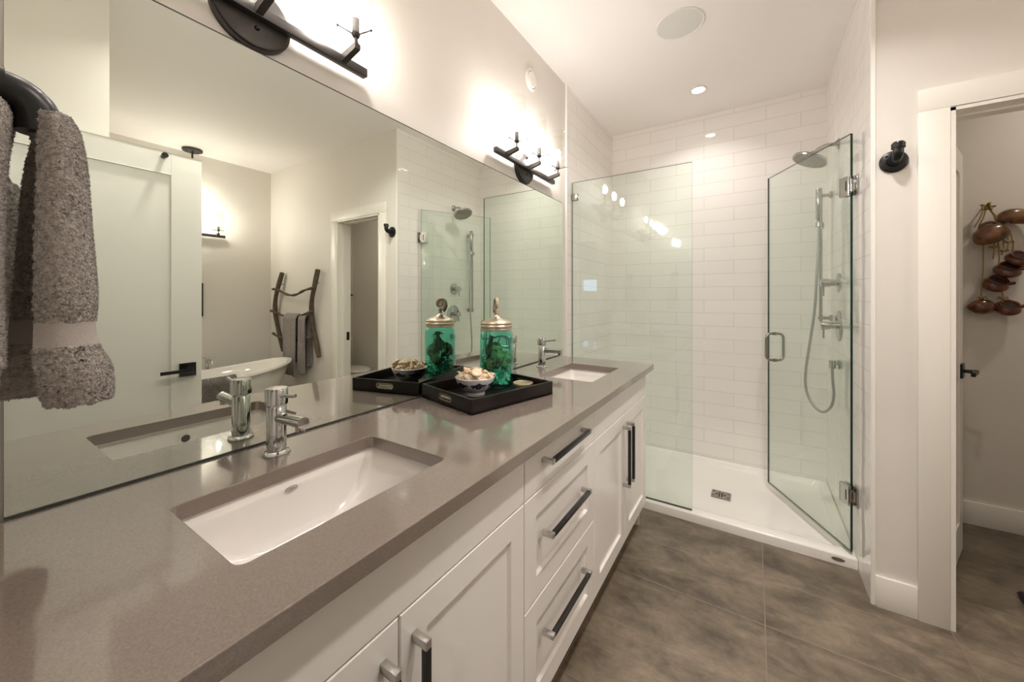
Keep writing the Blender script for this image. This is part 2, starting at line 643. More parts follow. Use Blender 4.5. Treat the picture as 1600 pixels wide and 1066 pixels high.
# bedroom behind the camera
struct(Bx(-1.2, -1.1, -3.4, -.12, ZF, CEIL), 'wall_bedroom_left', BEDW)
struct(Bx(3.3, 3.4, -3.4, -.12, ZF, CEIL), 'wall_bedroom_right', BEDW)
struct(Bx(-1.2, -.12, -.12, 0, ZF, CEIL), 'wall_bedroom_front_left', BEDW)
struct(Bx(1.62, 3.4, -.12, 0, ZF, CEIL), 'wall_bedroom_front_right', BEDW)
mb = MB()
wx0, wx1, wz0, wz1 = 1.72, 2.28, 1.40, 1.76
mb.box(-1.2, wx0, -3.4, -3.28, ZF, CEIL)
mb.box(wx1, 3.4, -3.4, -3.28, ZF, CEIL)
mb.box(wx0, wx1, -3.4, -3.28, ZF, wz0)
mb.box(wx0, wx1, -3.4, -3.28, wz1, CEIL)
struct(mb, 'wall_bedroom_back', BEDW)
mb = MB()
for a in ((wx0, wx0 + .05, wz0, wz1), (wx1 - .05, wx1, wz0, wz1), (wx0, wx1, wz0, wz0 + .05), (wx0, wx1, wz1 - .05, wz1)):
    mb.box(a[0], a[1], -3.38, -3.27, a[2], a[3])
struct(mb, 'window_1', WINF)


# door casing and jambs of the toilet room
mb = MB()
cw = .09
mb.box(OX0 - cw, OX0 - .003, WY - .016, WY, ZF, OZ + .003, .0015)
mb.box(OX1 + .003, OX1 + cw, WY - .016, WY, ZF, OZ + .003, .0015)
mb.box(OX0 - cw, OX1 + cw, WY - .016, WY, OZ + .003, OZ + cw, .0015)
mb.box(OX0 - .002, OX0 + .012, WY - .012, WY + .13, ZF, OZ)
mb.box(OX1 - .012, OX1 + .002, WY - .012, WY + .13, ZF, OZ)
mb.box(OX0 - .002, OX1 + .002, WY - .012, WY + .13, OZ - .012, OZ + .002)
mb.box(OX1 - .022, OX1 - .012, WY + .045, WY + .08, ZF, OZ - .012)
mb.box(OX0, OX1, WY + .045, WY + .08, OZ - .022, OZ - .012)
struct(mb, 'trim_4', TRIM, True)
tag(MB().box(OX1 - .0135, OX1 - .0118, WY + .08, WY + .118, .885, .965, .0005).build('strike_plate', BLACK, origin=(OX1 - .012, WY + .1, .925)),
    'black latch strike plate on the jamb of the toilet room doorway', 'strike plate')
BH = .128
struct(Bx(SX + .012, OX0 - cw, WY - .014, WY, ZF, ZF + BH, .002), 'baseboard_right', TRIM, True)
struct(Bx(OX1 + cw, 3.6, WY - .014, WY, ZF, ZF + BH, .002), 'baseboard_right_2', TRIM, True)
struct(Bx(SX + .125, 3.62, 3.186, 3.2, ZF, ZF + BH, .002), 'baseboard_toilet_room', TRIM, True)
struct(Bx(3.586, 3.6, .47, WY - .014, ZF, ZF + BH, .002), 'baseboard_tub', TRIM, True)


# ------------------------------------------------------------------ shaker leaf helper
def shaker(mb, M, w, h, t=.036, st=.11, rail=None, brail=None, rec=.008, bev=.002, both=True):
    """panel door in local x (width) z (height) y (thickness, front at y=0)"""
    rail = rail or st
    brail = brail or rail
    for a in ((0, st, 0, h), (w - st, w, 0, h)):
        mb.box(a[0], a[1], 0, t, a[2], a[3], bev, M=M)
    for a in ((st - .0005, w - st + .0005, 0, brail), (st - .0005, w - st + .0005, h - rail, h)):
        mb.box(a[0], a[1], .0002, t - .0002, a[2], a[3], bev, M=M)
    mb.box(st - .004, w - st + .004, rec, (t - rec) if both else t, brail - .004, h - rail + .004, M=M)
    return mb


def lever_handle(parent, M, name='handle'):
    """square rose, spindle and flat lever; local x along the lever, y out of the door"""
    mb = MB()
    mb.box(-.034, .034, 0, .008, -.034, .034, .001, M=M)
    mb.cyl(M @ V(0, .006, 0), M @ V(0, .05, 0), .009, seg=16)
    mb.box(-.009, .118, .042, .054, -.008, .008, .0015, M=M)
    return mb.build(name, BLACK, parent)


# entry door (seen only in the mirror)
t = thing('panel_door', (1.437, .02, ZF), 'white panel door with black square lever, standing open in the mirror view', 'door')
M = Matrix(((0, 1, 0, 1.42), (1, 0, 0, .02), (0, 0, 1, ZF + .01), (0, 0, 0, 1)))
shaker(MB(), M, .775, 1.995, st=.125, rail=.11, brail=.2).build('door_leaf', DOORP, t, smooth=False)
lever_handle(t, Matrix(((0, -1, 0, 1.42), (-1, 0, 0, .735), (0, 0, 1, .93), (0, 0, 0, 1))))
MB().cyl((1.42, .64, 1.998), (1.398, .64, 1.998), .010, seg=20).cyl((1.398, .64, 2.0), (1.390, .64, 2.0), .013, seg=20).build('hook', BLACK, t)
MB().cyl((1.437, .025, 1.80), (1.437, .025, 1.90), .008).cyl((1.437, .025, .2), (1.437, .025, .3), .008).build('hinge', BLACK, t)

# toilet-room door, open inwards
hx, hy, fx, fy = 1.709, 2.272, 1.946, 2.838
dd = Vector((fx - hx, fy - hy, 0))
L = dd.length
dd.normalize()
nn = Vector((-dd.y, dd.x, 0))       # behind the leaf (towards the left wall)
M = Matrix(((dd.x, nn.x, 0, hx), (dd.y, nn.y, 0, hy), (0, 0, 1, ZF + .01), (0, 0, 0, 1)))
t = thing('panel_door', (hx, hy, ZF), 'narrow white panel door opened into the toilet room, seen nearly edge on', 'door')
shaker(MB(), M, L, 1.99, st=.10, rail=.11, brail=.16).build('door_leaf', DOORP, t, smooth=False)
hp = Vector((hx, hy, .937)) + dd * (L - .06)
lever_handle(t, Matrix(((-dd.x, -nn.x, 0, hp.x), (-dd.y, -nn.y, 0, hp.y), (0, 0, 1, hp.z), (0, 0, 0, 1))))

# ------------------------------------------------------------------ vanity
FX = .55      # front face of doors and drawers


def bar_handle(M, ln):
    """square bar pull: local z along the bar, x out of the front; two nickel posts"""
    mb = MB()
    mb.mi = 0
    h = ln / 2
    for s in (-1, 1):
        mb.box(0, .036, -.0065, .0065, s * h - .0075, s * h + .0075, .0008, M=M)
    mb.mi = 1
    mb.box(.0235, .0365, -.0058, .0058, -h + .0075, h - .0075, .0008, M=M)
    return mb


def handle_at(parent, y, z, ln, vertical):
    if vertical:
        M = Matrix.Translation((FX, y, z))
    else:
        M = Matrix(((1, 0, 0, FX), (0, 0, 1, y), (0, -1, 0, z), (0, 0, 0, 1)))
    return bar_handle(M, ln).build('handle', [NICKEL, BLACKSAT], parent)


def front(parent, name, y0, y1, z0, z1, panel):
    g = .0016
    mb = MB()
    M = Matrix(((0, -1, 0, FX), (1, 0, 0, y0 + g), (0, 0, 1, z0 + g), (0, 0, 0, 1)))
    w, h = y1 - y0 - 2 * g, z1 - z0 - 2 * g
    if panel:
        # raised frame, sloped inner lip, flat recessed panel
        st = .062
        d = .009
        out = [(0, 0), (w, 0), (w, h), (0, h)]
        e = .0022

        def ring(i, dep):
            return [M @ V(i, dep, i), M @ V(w - i, dep, i), M @ V(w - i, dep, h - i), M @ V(i, dep, h - i)]
        mb.rings([ring(0, .02), ring(0, e), ring(e, 0), ring(st, 0), ring(st + .005, d)])
    else:
        mb.box(0, w, 0, .02, 0, h, .002, M=M)
    return mb.build(name, CAB, parent, smooth=False)


def carcass(t, y0, y1):
    mb = MB()
    mb.box(.01, .528, y0 + .001, y0 + .018, .165, .898)
    mb.box(.01, .528, y1 - .018, y1 - .001, .165, .898)
    mb.box(.01, .528, y0 + .018, y1 - .018, .165, .183)
    mb.box(.01, .02, y0 + .018, y1 - .018, .183, .898)
    mb.box(.508, .528, y0 + .018, y1 - .018, .183, .20)
    mb.box(.508, .528, y0 + .018, y1 - .018, .88, .898)
    mb.build('carcass', CAB, t)
    Bx(.40, .42, y0 + .001, y1 - .001, ZF, .165).build('toe_kick', CAB, t)


Y0, Y1, Y2, Y3 = .02, .845, 1.355, 2.165
ZB, ZS1, ZS2, ZT = .163, .469, .763, .898
for (a, b, lab) in ((Y0, Y1, 'white shaker vanity cabinet under the nearer sink, two doors'),
                    (Y2, Y3, 'white shaker vanity cabinet under the farther sink, next to the shower')):
    t = thing('sink_cabinet', (.3, (a + b) / 2, ZF), lab, 'cabinet', 'vanity cabinets')
    carcass(t, a, b)
    front(t, 'false_front', a, b, ZS2, ZT, False)
    m_ = .433 if a == Y0 else 1.762
    d1 = front(t, 'door', a, m_, ZB, ZS2, True)
    handle_at(d1, m_ - .033, .575, .262, True)
    d2 = front(t, 'door', m_, b, ZB, ZS2, True)
    handle_at(d2, m_ + .033, .575, .262, True)
    if a == Y2:
        mb = MB()
        mb.box(.012, .512, b - .0005, b + .012, ZF, .898, .001)
        mb.build('end_panel', CAB, t)
t = thing('drawer_cabinet', (.3, (Y1 + Y2) / 2, ZF), 'white vanity drawer unit with three black bar pulls', 'cabinet', 'vanity cabinets')
carcass(t, Y1, Y2)
for z0, z1, hz, p in ((ZS2, ZT, .842, False), (ZS1, ZS2, .636, True), (ZB, ZS1, .355, True)):
    d = front(t, 'drawer', Y1, Y2, z0, z1, p)
    handle_at(d, (Y1 + Y2) / 2 - .01, hz, .285, False)

# worktop with two sink cut-outs
SINKS = [(.188, .457, .232, .648), (.188, .457, 1.578, 1.972)]
mb = MB()
outer = [(.012, .006), (.585, .006), (.585, 2.195), (.012, 2.195)]
mb.holed(outer, [rrect(a, b, c, d, .016) for a, b, c, d in SINKS], .9, ZC)
es = [e for e in mb.bm.edges if abs(e.verts[0].co.z - e.verts[1].co.z) < 1e-5 and e.verts[0].co.z > ZC - .001 and
      len(e.link_faces) == 2 and abs(e.link_faces[0].normal.dot(e.link_faces[1].normal)) < .5]
bmesh.ops.recalc_face_normals(mb.bm, faces=mb.bm.faces[:])
es = [e for e in mb.bm.edges if all(v.co.z > ZC - .001 for v in e.verts) and len(e.link_faces) == 2 and
      abs(e.link_faces[0].normal.dot(e.link_faces[1].normal)) < .5]
bmesh.ops.bevel(mb.bm, geom=es, offset=.0018, segments=2, affect='EDGES', profile=.5)
tag(mb.build('countertop', QUARTZ, origin=(.3, 1.1, .9), smooth=False), 'long taupe quartz worktop with two undermount sink cut-outs', 'countertop')


def sink(i, a, b, c, d, lab):
    t = thing('sink', ((a + b) / 2, (c + d) / 2, .76), lab, 'sink', 'undermount sinks')
    mb = MB()
    lv = [(-.022, .8990), (.004, .8990), (.004, .893), (.002, .88)]
    rings = []

    def rr(x0, x1, y0, y1, r, z):
        return [(x, y, z) for x, y in rrect(x0, x1, y0, y1, r, 7)]
    rings.append(rr(a - .022, b + .022, c - .022, d + .022, .03, .8985))
    rings.append(rr(a - .006, b + .006, c - .006, d + .006, .02, .8985))
    rings.append(rr(a - .004, b + .004, c - .004, d + .004, .022, .890))
    n = 12
    for k in range(n + 1):
        u = k / n
        dep = .89 - .115 * math.sin(u * PI / 2) ** 1.0
        e = (1 - math.cos(u * PI / 2))
        dx = .03 * e + .01 * u
        dy = .155 * e + .008 * u
        rings.append(rr(a + dx, b - dx, c + dy, d - dy, .022 + .03 * u, dep - .004))
    # outside skin
    mb.rings(rings, cap0=False, cap1=True)
    o = mb.build('basin', PORC, t, angle=60)
    yc = (c + d) / 2
    xc = (a + b) / 2
    MB().lathe([(.022, 0), (.022, .003), (.018, .0045), (.012, .003), (.0, .003)], (xc, yc, .7705), 28).build('drain', CHROME, t)
    # overflow hole in the front wall
    MB().lathe([(.013, -.004), (.0155, .0), (.0155, .0025), (.0115, .003), (.011, -.003)], (b - .0055, yc, .862), 26, (-1, 0, 0)).build('overflow_ring', PORC, t)
    MB().cyl((b - .006, yc, .862), (b - .0075, yc, .862), .011, seg=22).build('overflow_hole', mat('overflow_shadow', (.07, .06, .05), .6), t)
    # small oval maker's emblem on the back wall
    e = MB()
    pts = [(a + .0035, yc + .0125 * math.cos(q), .877 + .0058 * math.sin(q)) for q in [2 * PI * k / 36 for k in range(36)]]
    e.tube(pts, .0009, 6, closed=True)
    sq = [(a + .0035, yc - .008 + .016 * k / 24, .8765 + .0018 * math.sin(k * 1.9) * (1 - abs(k - 12) / 18)) for k in range(25)]
    e.tube(sq, .0006, 5)
    e.build('emblem', DRAING, t)
    return t


sink(0, *SINKS[0], 'white rectangular undermount sink nearest the camera')
sink(1, *SINKS[1], 'white rectangular undermount sink beyond the tray, near the shower')


def faucet(x, y, lab):
    t = thing('faucet', (x, y, ZC), lab, 'faucet', 'chrome single-lever faucets')
    MB().lathe([(.029, 0), (.0295, .002), (.0285, .005), (.0225, .007), (.0205, .009), (.0205, .112), (.0195, .1135), (.0, .1135)], (x, y, ZC), 40).build('body', CHROME, t)
    MB().lathe([(.0, .1165), (.022, .1165), (.0238, .118), (.0238, .152), (.022, .156), (.0, .1565)], (x, y, ZC), 40).build('cap', CHROME, t)
    mb = MB()
    mb.tube([(x + .012, y, ZC + .088), (x + .06, y, ZC + .0905), (x + .118, y, ZC + .093)], .0128, 24)
    mb.cyl((x + .104, y, ZC + .084), (x + .104, y, ZC + .073), .010, seg=20)
    mb.build('spout', CHROME, t)
    mb = MB()
    mb.tube([(x + .02, y, ZC + .138), (x + .05, y, ZC + .143), (x + .082, y, ZC + .148)], .0042, 12)
    mb.build('lever', CHROME, t)
    return t


f1 = faucet(.1, .452, 'chrome single-lever faucet beside the nearer sink')
f2 = copy_tree(f1)
f2.location = (.1, 1.785, ZC)
f2['label'] = 'chrome single-lever faucet behind the farther sink, near the shower'

# wall mirror
mb = MB()
mb.mi = 0
mb.box(.0015, .0075, .072, 2.242, ZC + .0052, 1.9135)
o = mb.build('mirror', [MEDGE, SILVERED], origin=(.004, 1.1, .934), smooth=False)
for p in o.data.polygons:
    p.material_index = 1 if p.normal.x > .9 else 0
tag(o, 'large frameless wall mirror above the double vanity', 'mirror')
Bx(.0012, .0085, .072, 2.242, ZC + .0003, ZC + .0052).build('bottom_shadow_gap', MEDGE, o, smooth=False)  # dark strip standing for the shaded gap under the mirror
Bx(.0012, .0085, .072, 2.242, 1.9135, 1.9158).build('top_edge', MEDGE, o, smooth=False)


# ------------------------------------------------------------------ sconces
def sconce(yc, lab):
    t = thing('wall_sconce', (0, yc, 1.975), lab, 'wall light', 'three-light sconces')
    zb = 1.9975
    mb = MB()
    mb.lathe([(1.0, 0), (1.0, .010), (.93, .0125), (.93, .019), (.88, .021), (0.01, .021)], (0.0005, yc, zb - .001), 48, (1, 0, 0), sx=.09, sy=.082)
    # unit profile is scaled to an ellipse: heights are already metric
    mb.build('backplate', BRONZE, t)
    MB().cyl((.02, yc, zb + .002), (.030, yc, zb + .002), .012, seg=20).build('stem', BRONZE, t)
    MB().box(.022, .043, yc - .3055, yc + .3055, zb - .0125, zb + .0125, .001).build('bar', BRONZE, t)
    for dy in (-.224, 0, .224):
        y = yc + dy
        zs = zb + .024
        mb = MB()
        M = Matrix(((1, 0, 0, 0), (0, 0, 1, y), (0, -1, 0, 0), (0, 0, 0, 1)))
        poly = [(.038, -(zb - .012)), (.038, -(zb + .010)), (.102, -(zb + .022)), (.110, -(zb + .022)), (.110, -(zb + .007)), (.102, -(zb + .004))]
        mb.prism(poly, -.0085, .0085, M)
        mb.cyl((.101, y, zs - .004), (.101, y, zs + .02), .0038, seg=14)
        a = mb.build('arm', BRONZE, t)
        mb = MB()
        mb.lathe([(.0, 0), (.008, 0), (.012, .006), (.012, .011), (.0085, .013), (.0, .013)], (.101, y, zs + .018), 22)
        for q in (0, 2 * PI / 3, 4 * PI / 3):
            a0 = q + .3
            c, s_ = math.cos(a0), math.sin(a0)
            z = zs + .0245
            mb.cyl((.101 + .01 * c, y + .01 * s_, z), (.101 + .046 * c, y + .046 * s_, z + .004), .0021, seg=8)
            mb.ball((.101 + .050 * c, y + .050 * s_, z + .004), .0038, 10)
        mb.build('cup', BRONZE, t)
        MB().lathe([(.0, 0), (.0105, 0), (.0105, .04), (.0, .04)], (.101, y, zs + .031), 22).build('socket', mat('grey_socket', (.16, .15, .14), .4) if 'grey_socket' not in MATS else MATS['grey_socket'], t)
        MB().lathe([(.0, 0), (.008, .0), (.010, .006), (.0155, .022), (.0165, .036), (.013, .052), (.006, .062), (.0, .064)],
                   (.101, y, zs + .071), 18).build('bulb', BULBM, t)
        mb = MB()
        ro, ri = .0445, .0425
        prof = [(ri * .25, .0315), (ri - .006, .0315), (ri, .036), (ri, .232), (ro, .232), (ro, .035), (ro - .007, .0295), (ri * .25, .0295)]
        mb.rings([[(.101 + r * math.cos(2 * PI * k / 36), y + r * math.sin(2 * PI * k / 36), zs + z) for k in range(36)] for r, z in prof], closed=True)
        mb.build('glass_shade', CLEAR, t)
    for dz in (-.045, .045):
        MB().lathe([(.006, 0), (.006, .002), (.003, .007), (.0, .008)], (.021, yc + .005, zb + .012 + dz), 12, (1, 0, 0)).build('screw', BLACK, t)
    return t


s1 = sconce(.439, 'dark bronze three-light sconce above the nearer sink, cut by the picture top')
s2 = copy_tree(s1)
s2.location.y = 1.753
s2['label'] = 'dark bronze three-light sconce above the farther sink, beside the shower'
s3 = copy_tree(s1)
s3.rotation_euler = (0, 0, PI)
s3.location = (3.6, 1.38, 1.905)
s3['label'] = 'three-light sconce on the tub wall, one lamp showing past the mirrored door'

# ------------------------------------------------------------------ wall vent, speaker, recessed light
t = thing('wall_vent', (0, 1.838, 2.52), 'small round white vent cover on the wall by the ceiling', 'vent')
MB().lathe([(.060, 0), (.060, .006), (.055, .010), (.047, .010), (.045, .004), (.0, .004)], (.0005, 1.838, 2.52), 40, (1, 0, 0)).build('ring', WHITEPL, t)
MB().lathe([(.0, 0), (.041, 0), (.043, .003), (.041, .008), (.0, .010)], (.006, 1.838, 2.52), 40, (1, 0, 0)).build('disc', WHITEPL, t)
t = thing('ceiling_speaker', (.733, 2.11, CEIL), 'large round pale grille set flush in the ceiling', 'speaker')
MB().lathe([(.108, 0), (.108, .004), (.111, .006), (.115, .004), (.115, 0)], (.733, 2.11, CEIL - .0005), 56, (0, 0, -1)).build('rim', WHITEPL, t)
MB().lathe([(.0, .0), (.108, .0), (.108, .003), (.0, .0045)], (.733, 2.11, CEIL - .0005), 56, (0, 0, -1)).build('grille', SPEAK, t)


def can_light(x, y, lab, r=.052):
    t = thing('recessed_light', (x, y, CEIL), lab, 'ceiling light')
    MB().lathe([(r - .014, .0), (r - .012, .005), (r - .004, .006), (r, .003), (r, 0)], (x, y, CEIL - .0005), 40, (0, 0, -1)).build('rim', WHITEPL, t)
    MB().lathe([(.0, 0), (r - .013, 0), (r - .013, .002), (.0, .003)], (x, y, CEIL - .0005), 36, (0, 0, -1)).build('lens', CANM, t)


can_light(.738, 2.845, 'small glowing recessed light in the ceiling above the shower')

# ------------------------------------------------------------------ shower
# pan
t = thing('shower_pan', (SX / 2, 2.8, ZF), 'low white acrylic shower pan with square drain', 'shower pan')
PX0, PX1, PY0, PY1 = .009, SX - .001, 2.364, BY - .001
mb = MB()


def pr_(x0, x1, y0, y1, r, z):
    return [(x, y, z) for x, y in rrect(x0, x1, y0, y1, r, 6)]


mb.rings([pr_(PX0, PX1, PY0, PY1, .004, ZF), pr_(PX0, PX1, PY0, PY1, .004, .062), pr_(PX0 + .002, PX1 - .002, PY0 + .002, PY1 - .002, .006, .068),
          pr_(PX0 + .006, PX1 - .006, PY0 + .008, PY1 - .006, .01, .0705), pr_(PX0 + .02, PX1 - .02, PY0 + .028, PY1 - .02, .012, .0725),
          pr_(PX0 + .036, PX1 - .036, PY0 + .062, PY1 - .036, .03, .0725), pr_(PX0 + .043, PX1 - .043, PY0 + .075, PY1 - .043, .035, .068),
          pr_(PX0 + .052, PX1 - .052, PY0 + .095, PY1 - .052, .05, .042), pr_(PX0 + .062, PX1 - .062, PY0 + .115, PY1 - .062, .06, .036),
          pr_(.72, 1.04, 2.6, 2.9, .05, .030), pr_(.80, .95, 2.7, 2.83, .01, .0285)])
mb.build('tray', ACRYL, t, angle=50)
dx, dy = .878, 2.765
mb = MB()
holes = []
for i in range(4):
    for j in range(3):
        if 1 <= i <= 2 or j == 1:
            holes.append(rrect(dx - .028 + i * .0145, dx - .028 + i * .0145 + .009, dy - .032 + j * .023, dy - .032 + j * .023 + .017, .002, 2))
for sx_ in (-1, 1):
    for sy_ in (-1, 1):
        holes.append([(dx + sx_ * .042 + .005 * math.cos(a), dy + sy_ * .03 + .005 * math.sin(a)) for a in [2 * PI * k / 12 for k in range(12)]])
mb.holed(rrect(dx - .055, dx + .055, dy - .052, dy + .052, .006, 3), holes, .0305, .0335)
g = mb.build('drain_grate', DRAING, t)
Bx(dx - .05, dx + .05, dy - .047, dy + .047, .0285, .0295).build('drain_well', DARK, t)
# oval maker's plate on the curb
mb = MB()
mb.lathe([(1, 0), (1, .0012), (.8, .002), (.0, .002)], (1.395, PY0 - .0005, .046), 36, (0, -1, 0), sx=.025, sy=.009)
mb.build('maker_plate', DRAING, t)

# fixed glass panel
GY = 2.39


def glass_pane(mb, M, w, h, th=.011):
    """pane in local x,z; edges get the green material"""
    r = bmesh.ops.create_cube(mb.bm, size=1.0)
    for v in r['verts']:
        v.co = M @ Vector(((v.co.x + .5) * w, v.co.y * th, (v.co.z + .5) * h))
    n = (M.to_3x3() @ Vector((0, 1, 0))).normalized()
    mb.bm.normal_update()
    for f in set(f for v in r['verts'] for f in v.link_faces):
        f.material_index = 0 if abs(f.normal.dot(n)) > .9 else 1
    return mb


GZ0, GZ1 = .0735, 2.083
t = thing('shower_screen', (.38, GY, .0735), 'fixed clear glass shower panel beside the vanity end', 'glass panel')
glass_pane(MB(), Matrix.Translation((.013, GY, GZ0 + .004)), .742, GZ1 - GZ0 - .004).build('pane', [SHGLASS, GEDGE], t, smooth=False)
mb = MB()
for z in (1.96, .30):
    mb.box(.009, .052, GY - .012, GY - .0055, z, z + .045, .001)
    mb.box(.009, .052, GY + .0055, GY + .012, z, z + .045, .001)
    mb.box(.009, .0135, GY - .012, GY + .012, z, z + .045, .0008)
    mb.build('clip', SHCHROME, t)
    mb = MB()
mb.box(.013, .755, GY - .006, GY + .006, GZ0 - .0008, GZ0 + .004)
mb.build('sill_seal', DRAING, t)

# swinging glass door, open inwards
H = Vector((1.447, GY - .004, 0))
Fp = Vector((1.137, 3.0, 0))
dv = Fp - H
DW = dv.length
dv.normalize()
nv = Vector((-dv.y, dv.x, 0))
MD = Matrix(((dv.x, nv.x, 0, H.x), (dv.y, nv.y, 0, H.y), (0, 0, 1, 0), (0, 0, 0, 1)))
t = thing('shower_door', (H.x, H.y, .08), 'frameless glass shower door swung into the shower, with chrome pull', 'glass door')
glass_pane(MB(), MD @ Matrix.Translation((0, 0, .088)), DW, GZ1 - .088).build('pane', [SHGLASS, GEDGE], t, smooth=False)
for z in (1.835, .355):
    mb = MB()
    for s in (-1, 1):
        mb.box(-.004, .05, s * .0115 - .0055, s * .0115 + .0055, z - .045, z + .045, .0012, M=MD)
    mb.box(-.012, .006, -.012, .012, z - .026, z + .026, .002, M=MD)
    mb.cyl(V(H.x + .004, H.y, z - .03), V(H.x + .004, H.y, z + .03), .0085, seg=16)
    # wall leaf
    mb.box(SX - .0075, SX - .0005, H.y - .028, H.y + .03, z - .045, z + .045, .0012)
    mb.box(H.x + .0, SX - .004, H.y - .011, H.y + .011, z - .024, z + .024, .0015)
    mb.mi = 1
    for s in (-1, 1):
        mb.box(.008, .014, s * .0172, s * .0175, z - .024, z + .024, M=MD)
    mb.build('hinge', [SHCHROME, DARK], t)
mb = MB()
hz0, hz1, hd = .90, 1.07, .055
hc = DW - .07
for s in (-1, 1):
    pts = [(hc, s * .004, hz0), (hc, s * .022, hz0)]
    for k in range(1, 7):
        a = PI / 2 * k / 6
        pts.append((hc, s * (.022 + .030 * math.sin(a)), hz0 + .03 * (1 - math.cos(a))))
    for k in range(7):
        a = PI / 2 * k / 6
        pts.append((hc, s * (.022 + .030 * math.cos(a)), hz1 - .03 * (1 - math.sin(a))))
    pts += [(hc, s * .004, hz1)]
    mb.tube([MD @ V(*p) for p in pts], .0075, 14)
for z in (hz0, hz1):
    mb.cyl(MD @ V(hc, -.012, z), MD @ V(hc, .012, z), .0105, seg=18)
mb.build('pull_handle', PULLM, t)
Bx(0, DW, -.004, .004, .078, .089, M=MD).build('bottom_seal', glass('clear_vinyl', (.8, .82, .78)), t)

# rain head on an arm
ay, az = 2.84, 2.185
t = thing('rain_shower', (SX, ay, az), 'round chrome shower head on a curved arm high on the tiled wall', 'shower head')
MB().lathe([(.032, 0), (.032, .004), (.022, .012), (.014, .016), (.0, .016)], (SX - .0005, ay, az), 32, (-1, 0, 0)).build('flange', SHCHROME, t)
arm = catmull([(SX - .005, ay, az), (SX - .05, ay, az + .003), (SX - .085, ay - .004, az - .008), (SX - .118, ay - .01, az - .036)], 8)
MB().tube(arm, .0105, 16).build('arm', SHCHROME, t)
hax = Vector((-.42, -.12, -.9)).normalized()
hc_ = Vector((SX - .118, ay - .01, az - .036))
mb = MB()
mb.ball(hc_, .017, 18)
mb.lathe([(.012, 0), (.014, .01), (.03, .018), (.07, .024), (.088, .032), (.091, .040), (.088, .046), (.0, .046)], hc_, 44, hax)
mb.build('head', SHCHROME, t)
mb = MB()
q = hax.to_track_quat('Z', 'Y').to_matrix()
mb.lathe([(.0, .0462), (.081, .0462), (.081, .0475), (.0, .048)], hc_, 40, hax)
for rr_, n_ in ((.022, 8), (.044, 14), (.066, 20)):
    for k in range(n_):
        a = 2 * PI * k / n_
        p = hc_ + q @ Vector((rr_ * math.cos(a), rr_ * math.sin(a), .0475))
        mb.cyl(p, p + hax * .003, .0028, seg=8)
mb.build('spray_face', DRAING, t)

# hand shower on its slide bar
by, bx = 3.065, 1.412
t = thing('slide_bar', (bx, by, 1.15), 'vertical chrome slide bar on the tiled wall behind the glass door', 'shower rail')
MB().cyl((bx, by, 1.15), (bx, by, 1.975), .0095, seg=20).build('rail', SHCHROME, t)
for z in (1.172, 1.945):
    mb = MB()
    mb.cyl((SX - .0005, by, z), (SX - .012, by, z), .021, seg=24)
    mb.cyl((SX - .012, by, z), (bx - .014, by, z), .011, seg=20)
    mb.build('mount', SHCHROME, t)
mb = MB()
mb.cyl((bx, by, 1.735), (bx, by, 1.775), .016, seg=20)
mb.cyl((bx - .0, by - .035, 1.755), (bx, by + .03, 1.755), .011, seg=18)
mb.cyl((bx - .012, by - .03, 1.745), (bx - .012, by - .03, 1.775), .0165, seg=18)
mb.build('slider', SHCHROME, t)
wx, wy = bx - .012, by - .032
t = thing('hand_shower', (wx, wy, 1.76), 'chrome stick hand shower with a long grey hose looping below', 'hand shower')
mb = MB()
mb.lathe([(.0, 0), (.010, 0), (.012, .01), (.0165, .02), (.0175, .16), (.0175, .205), (.015, .209), (.0, .209)], (wx, wy, 1.776), 28)
mb.build('wand', SHCHROME, t)
hose = catmull([(wx, wy, 1.772), (wx - .002, wy - .012, 1.64), (wx - .016, wy - .04, 1.42), (wx - .028, wy - .055, 1.22), (wx - .055, wy - .07, 1.0), (wx - .075, wy - .085, .83),
                (wx - .072, wy - .10, .73), (wx - .045, wy - .13, .655), (wx - .005, wy - .17, .625), (wx + .03, wy - .2, .665), (wx + .042, wy - .215, .74), (wx + .036, wy - .22, .82), (wx + .034, wy - .222, .89)], 14)
mb = MB()
rr = [.0068 + (.0009 if i % 2 else 0) for i in range(len(hose))]
mb.tube(hose, rr, 12)
mb.build('hose', mat('grey_hose', (.36, .36, .34), .35, metal=.7), t)
oy = wy - .222
t = thing('hose_outlet', (SX, oy, .92), 'square chrome wall outlet feeding the hand shower hose', 'wall outlet')
mb = MB()
mb.box(SX - .010, SX - .0005, oy - .024, oy + .024, .896, .944, .002)
mb.cyl((SX - .008, oy, .925), (SX - .034, oy, .925), .013, seg=20)
mb.cyl((SX - .034, oy, .94), (SX - .034, oy, .893), .0155, seg=20)
mb.build('outlet', SHCHROME, t)


def valve(y, z, r, name, lab, flat):
    t = thing(name, (SX, y, z), lab, 'shower valve', 'shower valves')
    MB().lathe([(r, 0), (r, .004), (r - .004, .007), (.0, .007)], (SX - .0005, y, z), 44, (-1, 0, 0)).build('trim_plate', SHCHROME, t)
    mb = MB()
    mb.cyl((SX - .006, y, z), (SX - .040, y, z), .019, seg=24)
    mb.cyl((SX - .042, y, z), (SX - .082, y, z), .024, seg=28)
    mb.build('knob', SHCHROME, t)
    MB().cyl((SX - .070, y, z - .02), (SX - .070, y, z - .075), .0048, seg=12).build('lever', SHCHROME, t)


valve(2.84, 1.386, .055, 'diverter_valve', 'upper chrome shower valve with small round plate', 0)
valve(2.835, 1.138, .088, 'mixer_valve', 'lower chrome shower valve with large round plate', 1)


